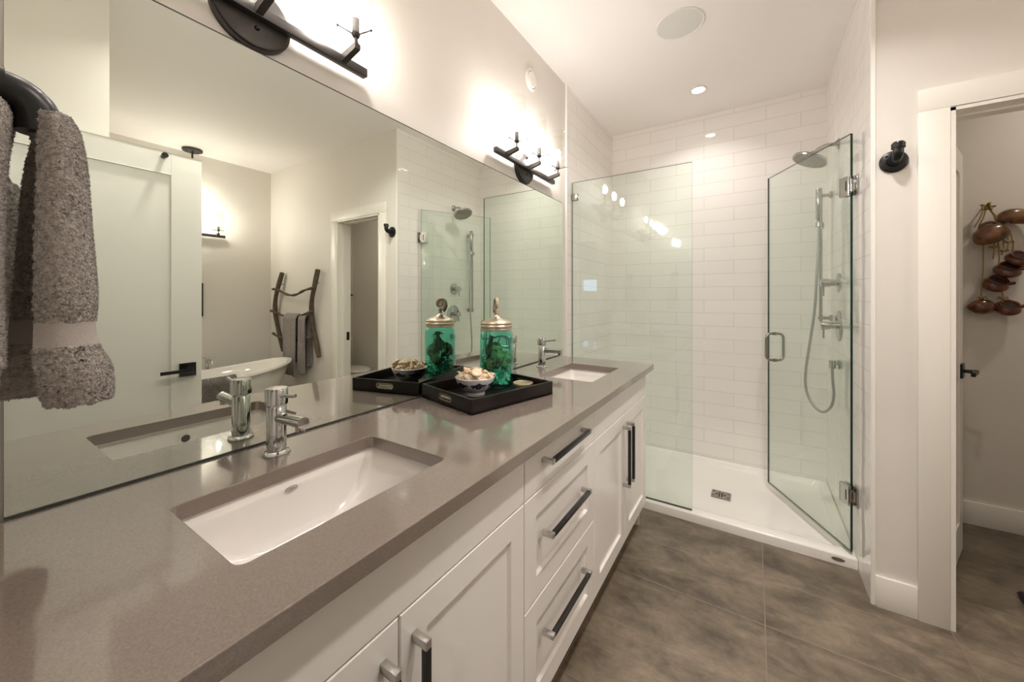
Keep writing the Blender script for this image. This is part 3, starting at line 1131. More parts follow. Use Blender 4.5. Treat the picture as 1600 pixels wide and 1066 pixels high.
# ------------------------------------------------------------------ pipe hooks
def pipe_hook(x, lab, y=WY, z=1.855, sgn=-1):
    t = thing('pipe_hook', (x, y, z), lab, 'hook')
    mb = MB()
    mb.lathe([(.044, 0), (.044, .006), (.040, .009), (.024, .011), (.022, .024), (.0, .024)], (x, y + sgn * .0005, z), 40, (0, sgn, 0))
    for k in range(4):
        a = PI / 4 + k * PI / 2
        mb.cyl((x + .032 * math.cos(a), y + sgn * .008, z + .032 * math.sin(a)), (x + .032 * math.cos(a), y + sgn * .011, z + .032 * math.sin(a)), .005, seg=6)
    mb.build('flange', BLACK, t)
    mb = MB()
    pts = [(x, y + sgn * .02, z), (x, y + sgn * .035, z)]
    for k in range(1, 9):
        a = PI / 2 * k / 8
        pts.append((x, y + sgn * (.035 + .028 * math.sin(a)), z + .028 * (1 - math.cos(a))))
    pts.append((x, y + sgn * .063, z + .048))
    mb.tube(pts, .0165, 20)
    mb.cyl((x, y + sgn * .063, z + .036), (x, y + sgn * .063, z + .054), .021, seg=24)
    mb.lathe([(.0, 0), (.019, 0), (.017, .006), (.0, .009)], (x, y + sgn * .063, z + .054), 20)
    mb.cyl((x, y + sgn * .02, z), (x, y + sgn * .034, z), .0205, seg=24)
    mb.build('elbow', BLACK, t)
    return t


pipe_hook(1.535, 'black iron pipe hook on the wall between shower and toilet room doorway')

# ------------------------------------------------------------------ near towel hook and hand towel
hx_, hz_ = .27, 1.562
t = thing('towel_hook', (hx_, 0, hz_), 'black iron pipe hook at the left edge, holding the grey hand towel', 'hook')
MB().lathe([(.046, 0), (.046, .006), (.040, .010), (.027, .012), (.0, .012)], (hx_, .0005, hz_), 40, (0, 1, 0)).build('flange', BLACK, t)
mb = MB()
pts = [(hx_, .010, hz_), (hx_, .052, hz_ - .002)]
for k in range(1, 11):
    a = PI / 2 * k / 10
    pts.append((hx_, .052 + .029 * math.sin(a), hz_ - .002 - .030 * (1 - math.cos(a))))
pts += [(hx_, .081, hz_ - .05)]
mb.tube(pts, .0205, 28)
mb.cyl((hx_, .012, hz_), (hx_, .053, hz_ - .001), .0235, seg=30)
mb.build('elbow', BLACK, t)


def add_pile(mb, n, ln, wd, skip=None):
    """short terry fibres rooted on the cloth"""
    fs = list(mb.bm.faces)
    areas = [f.calc_area() for f in fs]
    for f in R_.choices(fs, weights=areas, k=n):
        vs = [v.co for v in f.verts]
        a, b = R_.random(), R_.random()
        p = vs[0].lerp(vs[1], a).lerp(vs[3].lerp(vs[2], a), b)
        if skip and skip[0] < p.z < skip[1]:
            continue
        d = (f.normal * (.9 if R_.random() < .5 else -.9) + V(R_.uniform(-.7, .7), R_.uniform(-.7, .7), R_.uniform(-.9, .3))).normalized()
        q = d.orthogonal().normalized() * wd
        q.rotate(Matrix.Rotation(R_.uniform(0, 6.3), 3, d))
        l = ln * R_.uniform(.6, 1.2)
        bend = V(R_.uniform(-.4, .4), R_.uniform(-.4, .4), -.5) * l
        x = [mb.bm.verts.new(c) for c in (p - q, p + q, p + d * l * .6 + q * .9, p + d * l + bend * .5, p + d * l * .6 - q * .9)]
        nf = mb.bm.faces.new(x)
        nf.material_index = 0




def towel_leaf(mb, secs, zs, ns, nz, amp, sc, thick, bandz=None):
    """secs: list of plan-view polylines (same count), one per level zs (top to bottom)"""
    C_ = [catmull([(x, y, z) for x, y in s], 14) for s, z in zip(secs, zs)]
    m = len(C_[0])

    def f(u, v):
        a = u * (m - 1)
        i = min(int(a), m - 2)
        fa = a - i
        b = v * (len(C_) - 1)
        col = [c[i].lerp(c[i + 1], fa) for c in C_]
        j = min(int(b), len(C_) - 2)
        fb = b - j
        g = [col[max(j - 1, 0)], col[j], col[j + 1], col[min(j + 2, len(col) - 1)]]
        p = .5 * ((2 * g[1]) + (g[2] - g[0]) * fb + (2 * g[0] - 5 * g[1] + 4 * g[2] - g[3]) * fb * fb + (3 * g[1] - g[0] - 3 * g[2] + g[3]) * fb ** 3)
        k = amp
        if bandz and bandz[0] < p.z < bandz[1]:
            k = amp * .12
        d = Vector((noise.noise(p * sc), noise.noise(p * sc + Vector((9, 3, 1))), .5 * noise.noise(p * sc + Vector((2, 7, 5)))))
        return p + d * k
    mb.grid(f, ns, nz, thick)


t = thing('hand_towel', (hx_, .1, 1.16), 'thick grey terry hand towel hanging from the pipe hook at left', 'towel')
# main fold: front leaf, rounded right edge, back leaf (opening to the left)
zs = [1.534, 1.515, 1.47, 1.40, 1.31, 1.262, 1.232, 1.20, 1.162]
A = [[(.292, .0835), (.300, .090), (.292, .0995), (.270, .101), (.250, .092), (.245, .086)],
     [(.296, .0825), (.308, .092), (.297, .1065), (.268, .109), (.238, .096), (.228, .080)],
     [(.300, .0805), (.314, .095), (.300, .1115), (.266, .115), (.230, .100), (.218, .073)],
     [(.300, .0790), (.316, .095), (.301, .1145), (.264, .119), (.226, .102), (.213, .069)],
     [(.299, .0775), (.317, .097), (.303, .1195), (.262, .124), (.222, .104), (.209, .065)],
     [(.297, .0775), (.312, .096), (.300, .1185), (.262, .123), (.222, .104), (.208, .062)],
     [(.299, .0765), (.315, .098), (.303, .1220), (.262, .127), (.222, .106), (.207, .060)],
     [(.303, .0775), (.322, .104), (.308, .1325), (.262, .138), (.222, .110), (.205, .057)],
     [(.300, .0850), (.318, .108), (.306, .1330), (.262, .140), (.222, .110), (.205, .054)]]
mb = MB()
towel_leaf(mb, A, zs, 150, 260, .0011, 420, .006, bandz=(1.236, 1.268))
mb.bm.normal_update()
add_pile(mb, 75000, .0022, .00034, (1.236, 1.268))
o = mb.build('fold', [TOWELG, TOWELB], t, angle=180)
for p in o.data.polygons:
    zc = p.center.z + 1.16
    if len(p.vertices) == 5:
        continue
    p.material_index = 1 if 1.236 < zc < 1.268 else 0
zs2 = [1.540, 1.52, 1.47, 1.40, 1.31, 1.25, 1.216]
Bs = [[(.246, .070), (.258, .058), (.285, .053), (.300, .046), (.304, .030), (.300, .018)],
      [(.236, .066), (.258, .057), (.290, .058), (.308, .049), (.312, .030), (.306, .016)],
      [(.226, .060), (.256, .053), (.290, .056), (.310, .049), (.315, .030), (.308, .014)],
      [(.222, .056), (.254, .050), (.290, .054), (.311, .048), (.316, .030), (.309, .013)],
      [(.220, .056), (.252, .050), (.290, .053), (.311, .047), (.316, .030), (.309, .013)],
      [(.218, .058), (.252, .052), (.290, .054), (.311, .048), (.316, .030), (.309, .013)],
      [(.216, .058), (.252, .052), (.290, .054), (.311, .048), (.316, .030), (.309, .013)]]
mb = MB()
towel_leaf(mb, Bs, zs2, 90, 180, .0011, 420, .006)
mb.bm.normal_update()
add_pile(mb, 30000, .0022, .00034)
mb.build('fold', TOWELG, t, angle=180)
# gathered crown around the elbow
mb = MB()
mb.ball((.262, .088, 1.514), (.022, .014, .022), 40)
for v in mb.bm.verts:
    v.co += Vector((noise.noise(v.co * 200), noise.noise(v.co * 200 + V(4, 4, 4)), noise.noise(v.co * 200 + V(9, 1, 4)))) * .004
mb.build('gather', TOWELG, t, angle=180)

# ------------------------------------------------------------------ tray and its things
tl, tw = .385, .306
ta = math.atan2(.970, .244)
ux = Vector((math.cos(ta), math.sin(ta), 0))     # long axis
uy = Vector((-math.sin(ta), math.cos(ta), 0))    # towards the mirror
to = Vector((.312, .925, ZC))
MT = Matrix(((ux.x, uy.x, 0, to.x), (ux.y, uy.y, 0, to.y), (0, 0, 1, ZC), (0, 0, 0, 1)))
t = thing('serving_tray', to, 'dark espresso wooden tray with metal slot handles on the worktop', 'tray')
mb = MB()
th_, hh = .009, .050
mb.box(0, tl, 0, tw, .001, .009, M=MT)
mb.box(0, tl, 0, th_, .001, hh, .001, M=MT)
mb.box(0, tl, tw - th_, tw, .001, hh, .001, M=MT)
slot = rrect(tw / 2 - .036, tw / 2 + .036, .020, .036, .0075, 5)
for x0 in (0, tl - th_):
    # plate in local (y, z), extruded along x
    Mp = MT @ Matrix(((0, 0, 1, x0), (1, 0, 0, 0), (0, 1, 0, 0), (0, 0, 0, 1)))
    mb.holed([(th_ - .001, .001), (tw - th_ + .001, .001), (tw - th_ + .001, hh - .0003), (th_ - .001, hh - .0003)], [slot], 0, th_, Mp)
mb.build('tray_box', TRAY, t, angle=30)
for x0 in (0, tl - th_):
    mb = MB()
    Mp = MT @ Matrix(((0, 0, 1, x0), (1, 0, 0, 0), (0, 1, 0, 0), (0, 0, 0, 1)))

    def sl(off, z):
        return [Mp @ V(y, zz, z) for y, zz in rrect(tw / 2 - .036 - off, tw / 2 + .036 + off, .020 - off, .036 + off, .0075 + off, 5)]
    mb.rings([sl(-.0012, -.0008), sl(.003, -.0008), sl(.003, .0003), sl(-.0004, .0006), sl(-.0004, th_ - .0006), sl(.003, th_ - .0003), sl(.003, th_ + .0008), sl(-.0012, th_ + .0008)], closed=True)
    bar = [Mp @ V(tw / 2 - .034 + .068 * k / 12, .028, th_ / 2) for k in range(13)]
    mb.tube(bar, [.0062 * math.sqrt(max(.15, 1 - ((k - 6) / 6.2) ** 6)) for k in range(13)], 14)
    mb.build('slot_handle', PULLM, t)

zt = ZC + .009 + .0005
# bowl
bc = Vector((.182, 1.105, zt))
t = thing('bowl', bc, 'blue and white porcelain bowl heaped with seashells on the tray', 'bowl')
prof = [(.0, 0), (.036, 0), (.038, .003), (.037, .010), (.036, .013), (.052, .025), (.064, .041), (.072, .060), (.0735, .068), (.0715, .069), (.068, .058), (.058, .040), (.040, .022), (.0, .016)]
MB().lathe(prof, bc, 56).build('bowl_body', BOWLW, t, angle=50)


def bowl_r(z):
    pr = [(.013, .036), (.025, .052), (.041, .064), (.060, .072), (.068, .0735)]
    for (z0, r0), (z1, r1) in zip(pr[:-1], pr[1:]):
        if z0 <= z <= z1:
            return r0 + (r1 - r0) * (z - z0) / (z1 - z0)
    return .0735


mb = MB()
for k in range(6):
    a0 = k * PI / 3 + .35
    for (da, dz, ln, wd, tl_) in ((0, .044, .010, .006, 0), (-.14, .047, .011, .0045, .5), (.14, .047, .011, .0045, -.5), (-.27, .043, .010, .004, .9), (.27, .043, .010, .004, -.9),
                                  (-.10, .038, .008, .004, -.6), (.10, .038, .008, .004, .6), (0, .053, .006, .004, 0), (-.37, .046, .007, .003, .3), (.37, .046, .007, .003, -.3)):
        n = 10
        ring = []
        for q in range(n):
            an = 2 * PI * q / n
            lx, lz = ln * math.cos(an), wd * math.sin(an)
            xx = lx * math.cos(tl_) - lz * math.sin(tl_)
            zz = lx * math.sin(tl_) + lz * math.cos(tl_)
            z = dz + zz
            a = a0 + da + xx / .066
            r = bowl_r(z) + .0006
            ring.append(bc + V(r * math.cos(a), r * math.sin(a), z))
        vs = [mb.bm.verts.new(p) for p in ring]
        mb.bm.faces.new(vs)
mb.build('flower_pattern', INK, t, smooth=False)

# shells
def spiral_shell(m):
    mb = MB()
    pts, rad = [], []
    n = 46
    for i in range(n):
        u = i / (n - 1)
        a = u * 4.2 * PI
        r = .0095 * (1 - u) ** 1.1 + .0004
        pts.append((r * .62 * math.cos(a), r * .62 * math.sin(a), .026 * u - .008))
        rad.append(r * .72 + .0006)
    mb.tube(pts, rad, 10)
    mb.tube([(0.004, 0.002, -.006), (.006, .003, -.012), (.004, .002, -.019)], [.0075, .005, .0012], 10)
    o = mb.build('seashell', m, angle=60)
    return o


def cup_shell(m):
    mb = MB()
    n = 28

    def f(u, v):
        a = (u - .5) * 2.3
        r = .019 * v
        z = .0075 * (1 - v * v) + .0009 * math.cos(a * 18) * v
        return (r * math.sin(a) * 1.1, r * math.cos(a) - .008, z)
    mb.grid(f, 40, 10, .0016)
    return mb.build('seashell', m, angle=60)


def disc_shell(m):
    mb = MB()
    mb.lathe([(.0, -.006), (.012, -.006), (.017, -.002), (.0175, .0015), (.015, .005), (.009, .0055), (.006, .0045), (.0, .005)], (0, 0, 0), 22)
    for v in mb.bm.verts:
        v.co *= 1 + .06 * noise.noise(v.co * 120)
    return mb.build('seashell', m, angle=60)


protos = [spiral_shell(SHELLM), spiral_shell(SHELLW), cup_shell(SHELLW), disc_shell(SHELLM), cup_shell(SHELLM)]
lab_s = 'small cream seashell in the heap filling the blue and white bowl'
placed = []
k = 0
for (ring_r, n_, z_) in ((.052, 11, .070), (.034, 8, .080), (.016, 4, .088), (.042, 7, .060), (.0, 1, .092)):
    for i in range(n_):
        a = 2 * PI * (i + R_.random() * .5) / n_ + ring_r * 30
        pi_ = R_.choice((0, 0, 0, 1, 1, 1, 2, 3, 3, 4))
        src = protos[pi_]
        if pi_ not in placed:
            o = src
            placed.append(pi_)
        else:
            o = src.copy()
            COL.objects.link(o)
        o.location = bc + V(ring_r * math.cos(a), ring_r * math.sin(a), z_ + R_.uniform(-.002, .003))
        o.rotation_euler = (R_.uniform(0, 6), R_.uniform(0, 6), R_.uniform(0, 6)) if pi_ < 2 else (R_.uniform(-.6, .6), R_.uniform(-.6, .6), R_.uniform(0, 6))
        s_ = R_.uniform(1.0, 1.3)
        o.scale = (s_, s_, s_)
        tag(o, lab_s, 'shell', 'shells in the bowl')
for i, p in enumerate(protos):
    if i not in placed:
        bpy.data.objects.remove(p)
o = disc_shell(SHELLW)
o.name = 'flat_seashell'
o.location = bc + V(.038, -.040, .092)
o.rotation_euler = (.45, .35, .3)
o.scale = (1.15, 1.15, 1.05)
tag(o, 'largest round flat seashell lying on the front of the bowl heap', 'shell')

# teal jar
jc = to + ux * .298 + uy * .2275
jc.z = zt
t = thing('apothecary_jar', jc, 'tall teal glass jar with gold lid and ammonite knob on the tray', 'jar')
mb = MB()
prof = [(.0, 0), (.060, 0), (.0655, .003), (.0680, .009), (.0685, .020), (.0685, .200), (.0675, .212), (.063, .221), (.059, .226), (.059, .234), (.0555, .234), (.0555, .226),
        (.059, .220), (.0645, .211), (.0660, .200), (.0660, .020), (.064, .013), (.0, .011)]
mb.lathe(prof, jc, 64)
mb.build('glass_body', TEAL, t, angle=50)
lid = MB().lathe([(.0, .2346), (.060, .2346), (.0625, .229), (.0635, .231), (.0620, .236), (.0640, .239), (.0640, .247), (.0615, .250), (.0630, .253), (.0630, .258), (.0600, .262), (.048, .268), (.030, .274), (.014, .282), (.010, .286), (.0085, .291), (.011, .294), (.0, .295)],
               jc, 56).build('lid', GOLD, t, angle=50)
# ammonite knob: a thick spiral disc facing the mirror side
mb = MB()
n_ = Vector((.70, .714, 0))
hd_ = Vector((-.714, .70, 0))
cc = jc + V(0, 0, .333)
pts, rad = [], []
N = 110
for i in range(N):
    u = i / (N - 1)
    a = -1.2 + u * 2 * PI * 2.6
    r = .0275 * math.exp(-.155 * (a + 1.2))
    pts.append(cc + hd_ * (r * math.cos(a)) + V(0, 0, 1) * (r * math.sin(a) * 1.15))
    rad.append(0.0122 * math.exp(-.155 * (a + 1.2)) * (1 + .05 * math.sin(u * 150)))
mb.tube(pts, rad, 14)
mb.cyl(jc + V(0, 0, .291), jc + V(0, 0, .312), .0062, .0085, seg=14)
mb.build('knob', FOSSIL, lid, angle=70)

# things inside the jar
mb = MB()
for i in range(230):
    a = R_.uniform(0, 2 * PI)
    r = .055 * math.sqrt(R_.random())
    z = R_.uniform(.014, .08 if R_.random() < .75 else .135)
    c = jc + V(r * math.cos(a), r * math.sin(a), z)
    e = Euler((R_.uniform(0, 6), R_.uniform(0, 6), R_.uniform(0, 6))).to_matrix()
    ln, wd = R_.uniform(.008, .017), R_.uniform(.004, .008)
    cu = R_.uniform(-60, 60)

    def f(u, v):
        x = (u - .5) * 2 * ln
        w = wd * math.sin(PI * min(max(u, .04), .96))
        y = (v - .5) * 2 * w
        p = c + e @ V(x, y, cu * x * x + 25 * y * y)
        d = p - jc
        rr = math.hypot(d.x, d.y)
        if rr > .0635:
            d.x *= .0635 / rr
            d.y *= .0635 / rr
        d.z = max(d.z, .0125)
        return jc + d
    mb.grid(f, 6, 3, .0006)
o = mb.build('dried_leaves', LEAFG, origin=jc + V(0, 0, .012), angle=60)
tag(o, 'curled dried leaves filling the bottom of the teal jar', 'potpourri')
o['kind'] = 'stuff'
for (px, py, pz, r, lab) in ((.022, -.025, .120, .028, 'green mossy pod at the front of the teal jar'),
                             (-.026, .010, .125, .030, 'green mossy pod at the back of the teal jar'),
                             (.024, .026, .108, .027, 'green mossy pod toward the shower side inside the teal jar'),
                             (-.012, -.030, .088, .024, 'lowest green mossy pod inside the teal jar'),
                             (.002, -.008, .150, .026, 'topmost green mossy pod inside the teal jar'),
                             (.030, -.002, .085, .023, 'green mossy pod low on the room side inside the teal jar')):
    mb = MB().ball((0, 0, 0), 1, 32)
    for v in mb.bm.verts:
        v.co = v.co * (r * (1 + .30 * noise.noise(v.co * 2.4 + V(px * 90, py * 90, 0)) + .16 * noise.noise(v.co * 6 + V(py * 50, 0, 0))))
    mb.xf(Matrix.Translation(jc + V(px, py, pz)))
    tag(mb.build('moss_pod', MOSS, origin=jc + V(px, py, pz), angle=180), lab, 'pod')
mb = MB()
for pts, r0 in (([(-.03, -.03, .10), (-.01, -.035, .15), (-.004, -.02, .195), (-.03, -.01, .20)], .0035),
                ([(.0, -.03, .195), (.02, .0, .204), (.04, .022, .196), (.05, .02, .15)], .0028),
                ([(.015, -.03, .14), (.022, -.008, .20), (.018, .004, .204)], .0024),
                ([(-.035, -.02, .13), (-.03, -.035, .18), (-.008, -.046, .198), (.0, -.05, .185)], .0024),
                ([(.03, .015, .20), (.036, .02, .185), (.03, .03, .165)], .002)):
    c = catmull([jc + V(*p) for p in pts], 8)
    mb.tube(c, [r0 * (1 - .5 * i / len(c)) for i in range(len(c))], 8)
c = catmull([jc + V(*p) for p in ((-.028, -.012, .10), (-.022, -.022, .15), (-.012, -.024, .19), (-.008, -.02, .205))], 8)
mb.tube(c, [.010 + .004 * math.sin(i * .3) for i in range(len(c))], 10)
tag(mb.build('dried_twigs', TWIG, origin=jc + V(0, 0, .1)), 'dark curling twigs and bark in the upper part of the teal jar', 'twig')

# small gold tin
tc_ = to + ux * .330 + uy * .105
tc_.z = zt - .0003
t = thing('candle_tin', tc_, 'small round tin with pale gold lid beside the teal jar', 'tin')
MB().lathe([(.0, 0), (.037, 0), (.038, .002), (.038, .016), (.0, .016)], tc_, 40).build('tin_body', NICKEL, t)
MB().lathe([(.0, .0155), (.0392, .0155), (.040, .017), (.040, .026), (.039, .028), (.036, .028), (.035, .027), (.0, .027)], tc_, 40).build('lid', PALEGOLD, t)

# ------------------------------------------------------------------ toilet room
t = thing('toilet', (3.1, 2.83, ZF), 'white toilet in the toilet room, seen through the mirrored doorway', 'toilet')
mb = MB()


def egg(cx, cy, a, b, z, n=36):
    out = []
    for k in range(n):
        q = 2 * PI * k / n
        x = -math.cos(q)
        ax = a * (1.15 if x < 0 else .85)
        out.append((cx + ax * x, cy + b * math.sin(q), z))
    return out


mb.rings([egg(3.2, 2.83, .22, .11, ZF), egg(3.2, 2.83, .22, .11, .06), egg(3.2, 2.83, .19, .095, .14), egg(3.17, 2.83, .22, .13, .27), egg(3.14, 2.83, .25, .18, .36), egg(3.13, 2.83, .255, .185, .395)])
mb.box(3.3, 3.44, 2.72, 2.94, ZF, .39, .02)
mb.build('bowl', PORC, t, angle=50)
mb = MB()
mb.rings([egg(3.13, 2.83, .25, .182, .396), egg(3.13, 2.83, .258, .188, .404), egg(3.13, 2.83, .255, .186, .412)])
mb.build('seat', PORC, t)
mb = MB()
mb.rings([egg(3.13, 2.83, .255, .186, .416), egg(3.13, 2.83, .26, .19, .424), egg(3.13, 2.83, .25, .18, .438), egg(3.13, 2.83, .15, .1, .444)])
mb.build('lid', PORC, t)
Bx(3.42, 3.605, 2.62, 3.04, .38, .74, .02, 3).build('tank', PORC, t)
Bx(3.41, 3.61, 2.61, 3.05, .742, .775, .01, 3).build('tank_lid', PORC, t)
t = thing('paper_holder', (3.62, 3.09, 1.337), 'short black bar holder fixed high on the toilet room wall', 'holder')
mb = MB()
mb.cyl((3.6195, 3.02, 1.337), (3.575, 3.02, 1.337), .008, seg=16)
mb.cyl((3.6195, 3.02, 1.337), (3.612, 3.02, 1.337), .02, seg=20)
mb.cyl((3.578, 3.012, 1.337), (3.578, 3.165, 1.337), .010, seg=16)
mb.build('bar', BLACK, t)
t = thing('dark_pad', (2.02, 2.42, ZF), 'small black object with red edge on the toilet room floor at the right edge', 'floor object')
Bx(2.0, 2.16, 2.36, 2.52, ZF + .002, ZF + .035, .012, 3).build('body', CHARC, t)
Bx(1.999, 2.161, 2.359, 2.521, ZF + .018, ZF + .022, .001).build('edge', REDP, t)

# hanging clay pots
PYW = 3.15
t = thing('clay_pot_hanging', (2.15, 3.2, 1.80), 'hanging string of brown clay pots and gourds on the toilet room wall', 'wall hanging')


def P_(x, z, y=PYW):
    return Vector((x, y, z))


mb = MB()
mb.cyl((2.13, 3.199, 1.795), (2.13, 3.15, 1.800), .004, seg=10)
for k in range(5):
    a = k * 1.3
    mb.tube([P_(2.13, 1.797), P_(2.13 + .018 * math.cos(a), 1.797 + .018 * abs(math.sin(a)), PYW - .01), P_(2.13 + .028 * math.cos(a), 1.797 + .02 * math.sin(a), PYW - .02)], .0055, 8)
mb.ball(P_(2.13, 1.792), .013, 12)
mb.build('knot', ROPE, t)
mb = MB()
for a, b in (((2.136, 1.795), (2.175, 1.70)), ((2.138, 1.79), (2.166, 1.70)), ((2.12, 1.79), (2.085, 1.69)), ((2.128, 1.79), (2.10, 1.69)),
             ((2.118, 1.62), (2.108, 1.282)), ((2.155, 1.64), (2.153, 1.51)), ((2.17, 1.62), (2.170, 1.42)), ((2.19, 1.62), (2.183, 1.53)),
             ((2.215, 1.65), (2.222, 1.53)), ((2.205, 1.64), (2.200, 1.545)), ((2.18, 1.35), (2.186, 1.272))):
    mb.tube([P_(a[0], a[1], PYW - .005), P_((a[0] + b[0]) / 2 + .003, (a[1] + b[1]) / 2, PYW - .012), P_(b[0], b[1], PYW - .005)], .0032, 8)
for x, z in ((2.154, 1.575), (2.110, 1.300), (2.184, 1.298), (2.205, 1.60), (2.186, 1.555)):
    mb.ball(P_(x, z, PYW - .01), (.012, .008, .009), 12)
    for s in (-1, 1):
        mb.tube([P_(x, z, PYW - .012), P_(x + s * .014, z + .006, PYW - .016), P_(x + s * .02, z - .006, PYW - .014)], .0035, 6)
mb.build('cord', ROPE, t)
# gourds
mb = MB()
spine = catmull([P_(2.077, 1.635, PYW - .005), P_(2.11, 1.635, PYW - .012), P_(2.15, 1.650, PYW - .015), P_(2.185, 1.667, PYW - .012), P_(2.196, 1.675, PYW - .01)], 7)
nn_ = len(spine)
mb.tube(spine, [.056 * math.sqrt(max(.02, 1 - ((i / (nn_ - 1)) * 2 - 1) ** 2)) * (1.05 - .25 * i / nn_) for i in range(nn_)], 20, sy=.8)
mb.build('gourd', GOURD, t, angle=70)
mb = MB()
spine = catmull([P_(2.175, 1.705), P_(2.20, 1.732), P_(2.24, 1.735), P_(2.285, 1.712), P_(2.32, 1.66)], 7)
nn_ = len(spine)
mb.tube(spine, [(.016 + .026 * math.sin(PI * min(1, i / (nn_ - 1) * 1.1))) for i in range(nn_)], 18, sy=.8)
mb.build('gourd', GOURD, t, angle=70)
mb = MB()
hp_ = catmull([P_(2.10, 1.665, PYW - .008), P_(2.115, 1.70, PYW - .01), P_(2.15, 1.712, PYW - .01), P_(2.18, 1.695, PYW - .01)], 8)
mb.tube(hp_, .008, 10)
mb.build('gourd_handle', TERRA, t)


def pot(x, z, s, ax, y=PYW):
    o = Vector((x, y, z))
    mb = MB()
    prof = [(.0, -.040), (.035, -.036), (.058, -.022), (.068, -.004), (.066, .010), (.052, .026), (.044, .032), (.049, .041), (.051, .044), (.045, .043), (.038, .032), (.044, .02), (.05, .0), (.0, -.02)]
    mb.lathe([(r * s, h * s) for r, h in prof], o, 32, ax)
    b = mb.build('pot', TERRA, t, angle=60)
    q = Vector(ax).normalized()
    MB().lathe([(.0, .0), (.040 * s, .0), (.0405 * s, .012 * s), (.0, .0125 * s)], o + q * (.018 * s), 24, ax).build('pot_mouth', POTIN, b)
    # ear loop
    side = q.cross(Vector((0, 1, 0))).normalized()
    e = MB()
    e.tube(catmull([o - side * .058 * s + q * .014 * s, o - side * .078 * s + q * .03 * s, o - side * .070 * s + q * .042 * s, o - side * .05 * s + q * .03 * s], 6), .006 * s, 8)
    e.build('pot_ear', TERRA, b)


pot(2.163, 1.372, .76, (.15, -.72, .68))
pot(2.205, 1.446, .76, (.1, -.66, .75))
pot(2.243, 1.505, .72, (.12, -.68, .72))
pot(2.206, 1.243, .72, (.05, -.72, .7))
# closed pot seen from its side
mb = MB()
mb.lathe([(.0, -.06), (.014, -.052), (.035, -.028), (.043, 0), (.038, .028), (.018, .05), (.0, .055)], P_(2.115, 1.250), 28, (1, .1, .05), sx=.85)
mb.build('pot', TERRA, t, angle=70)

# ------------------------------------------------------------------ tub side (seen in the mirror)
def tube_thing(name, label, cat, loc):
    return thing(name, loc, label, cat)


LY = 2.09
t = thing('branch_ladder', (2.95, WY, .72), 'rustic branch ladder hanging on the wall beside the tub', 'ladder')
for xs in ([(3.27, 1.57), (3.335, 1.42), (3.395, 1.27), (3.41, 1.12), (3.375, .95), (3.315, .82), (3.255, .725)],
           [(2.585, 1.58), (2.625, 1.42), (2.672, 1.27), (2.69, 1.13), (2.672, .97), (2.63, .84), (2.575, .715)]):
    c = catmull([(x, LY + .012 - .012 * math.sin(i), z) for i, (x, z) in enumerate(xs)], 8)
    mb = MB()
    mb.tube(c, [.0225 + .002 * math.sin(i * .35) for i in range(len(c))], 14)
    mb.build('rail', WOOD, t)
for xs in ([(3.42, 1.395), (3.30, 1.383), (3.12, 1.335), (2.95, 1.33), (2.78, 1.375), (2.60, 1.40)],
           [(3.465, 1.158), (3.33, 1.132), (3.12, 1.10), (2.92, 1.105), (2.64, 1.165)],
           [(3.415, .91), (3.28, .875), (3.0, .86), (2.65, .905)]):
    c = catmull([(x, LY - .014, z) for x, z in xs], 9)
    mb = MB()
    mb.tube(c, [.0125 + .002 * math.sin(i * .8) for i in range(len(c))], 12)
    mb.build('rung', WOOD, t)
for x, z in ((3.27, 1.45), (2.60, 1.45)):
    MB().cyl((x + .05 if x > 3 else x + .03, WY - .0005, z), (x + .05 if x > 3 else x + .03, LY + .005, z - .01), .004, seg=8).build('peg', BLACK, t)


def drape(mb, x0, x1, yf, yb, ztop, zf, zb, waves, amp, thick=.01, seed=0):
    """towel over a rung: front leaf to zf, back leaf to zb"""
    Lf, Lb = ztop - zf, ztop - zb
    tot = Lf + Lb

    def f(u, v):
        d = v * tot
        x = x0 + (x1 - x0) * u
        if d < Lf:
            y, z, h = yf, zf + d, (Lf - d) / Lf
        else:
            y, z, h = yb, ztop - (d - Lf), (d - Lf) / Lb
        k = min(1, abs(d - Lf) / .04)
        ym = (yf + yb) / 2
        y = ym + (y - ym) * math.sin(k * PI / 2)
        z += .016 * (1 - k) ** 2
        w = amp * (.3 + .7 * h) * math.sin(u * waves * PI + seed + h * .7)
        z += .006 * math.sin(u * 5 + seed) * h
        x += .012 * h * math.sin(u * 9 + seed)
        return (x, y + w, z)
    mb.grid(f, 60, 90, thick)


t = thing('draped_towel', (3.0, LY, 1.1), 'taupe bath towel draped over the middle rung of the branch ladder', 'towel')
mb = MB()
drape(mb, 3.13, 2.875, LY - .046, LY + .02, 1.118, .50, .62, 3.2, .009, .009)
mb.build('towel_front', TOWELD, t, angle=180)
mb = MB()
drape(mb, 2.86, 2.735, LY - .032, LY + .024, 1.115, .53, .60, 4.5, .007, .008, 2.0)
mb.build('towel_fold', TOWELD, t, angle=180)

# slipper tub
tcx, tcy = 2.95, 1.235
t = thing('bathtub', (tcx, tcy, ZF), 'white freestanding slipper bathtub seen in the mirror', 'bathtub')


def ovl(a, b, z0, lift, n=64):
    """oval in plan; z rises towards +y (slipper end)"""
    out = []
    for k in range(n):
        q = 2 * PI * k / n
        c, s_ = math.cos(q), math.sin(q)
        x = tcx + a * math.copysign(abs(c) ** .85, c)
        y = tcy + b * math.copysign(abs(s_) ** .9, s_)
        w = max(0, (y - tcy) / b)
        w2 = max(0, -(y - tcy) / b)
        out.append((x, y, z0 + lift * (w ** 2) + .3 * lift * w2 ** 2))
    return out


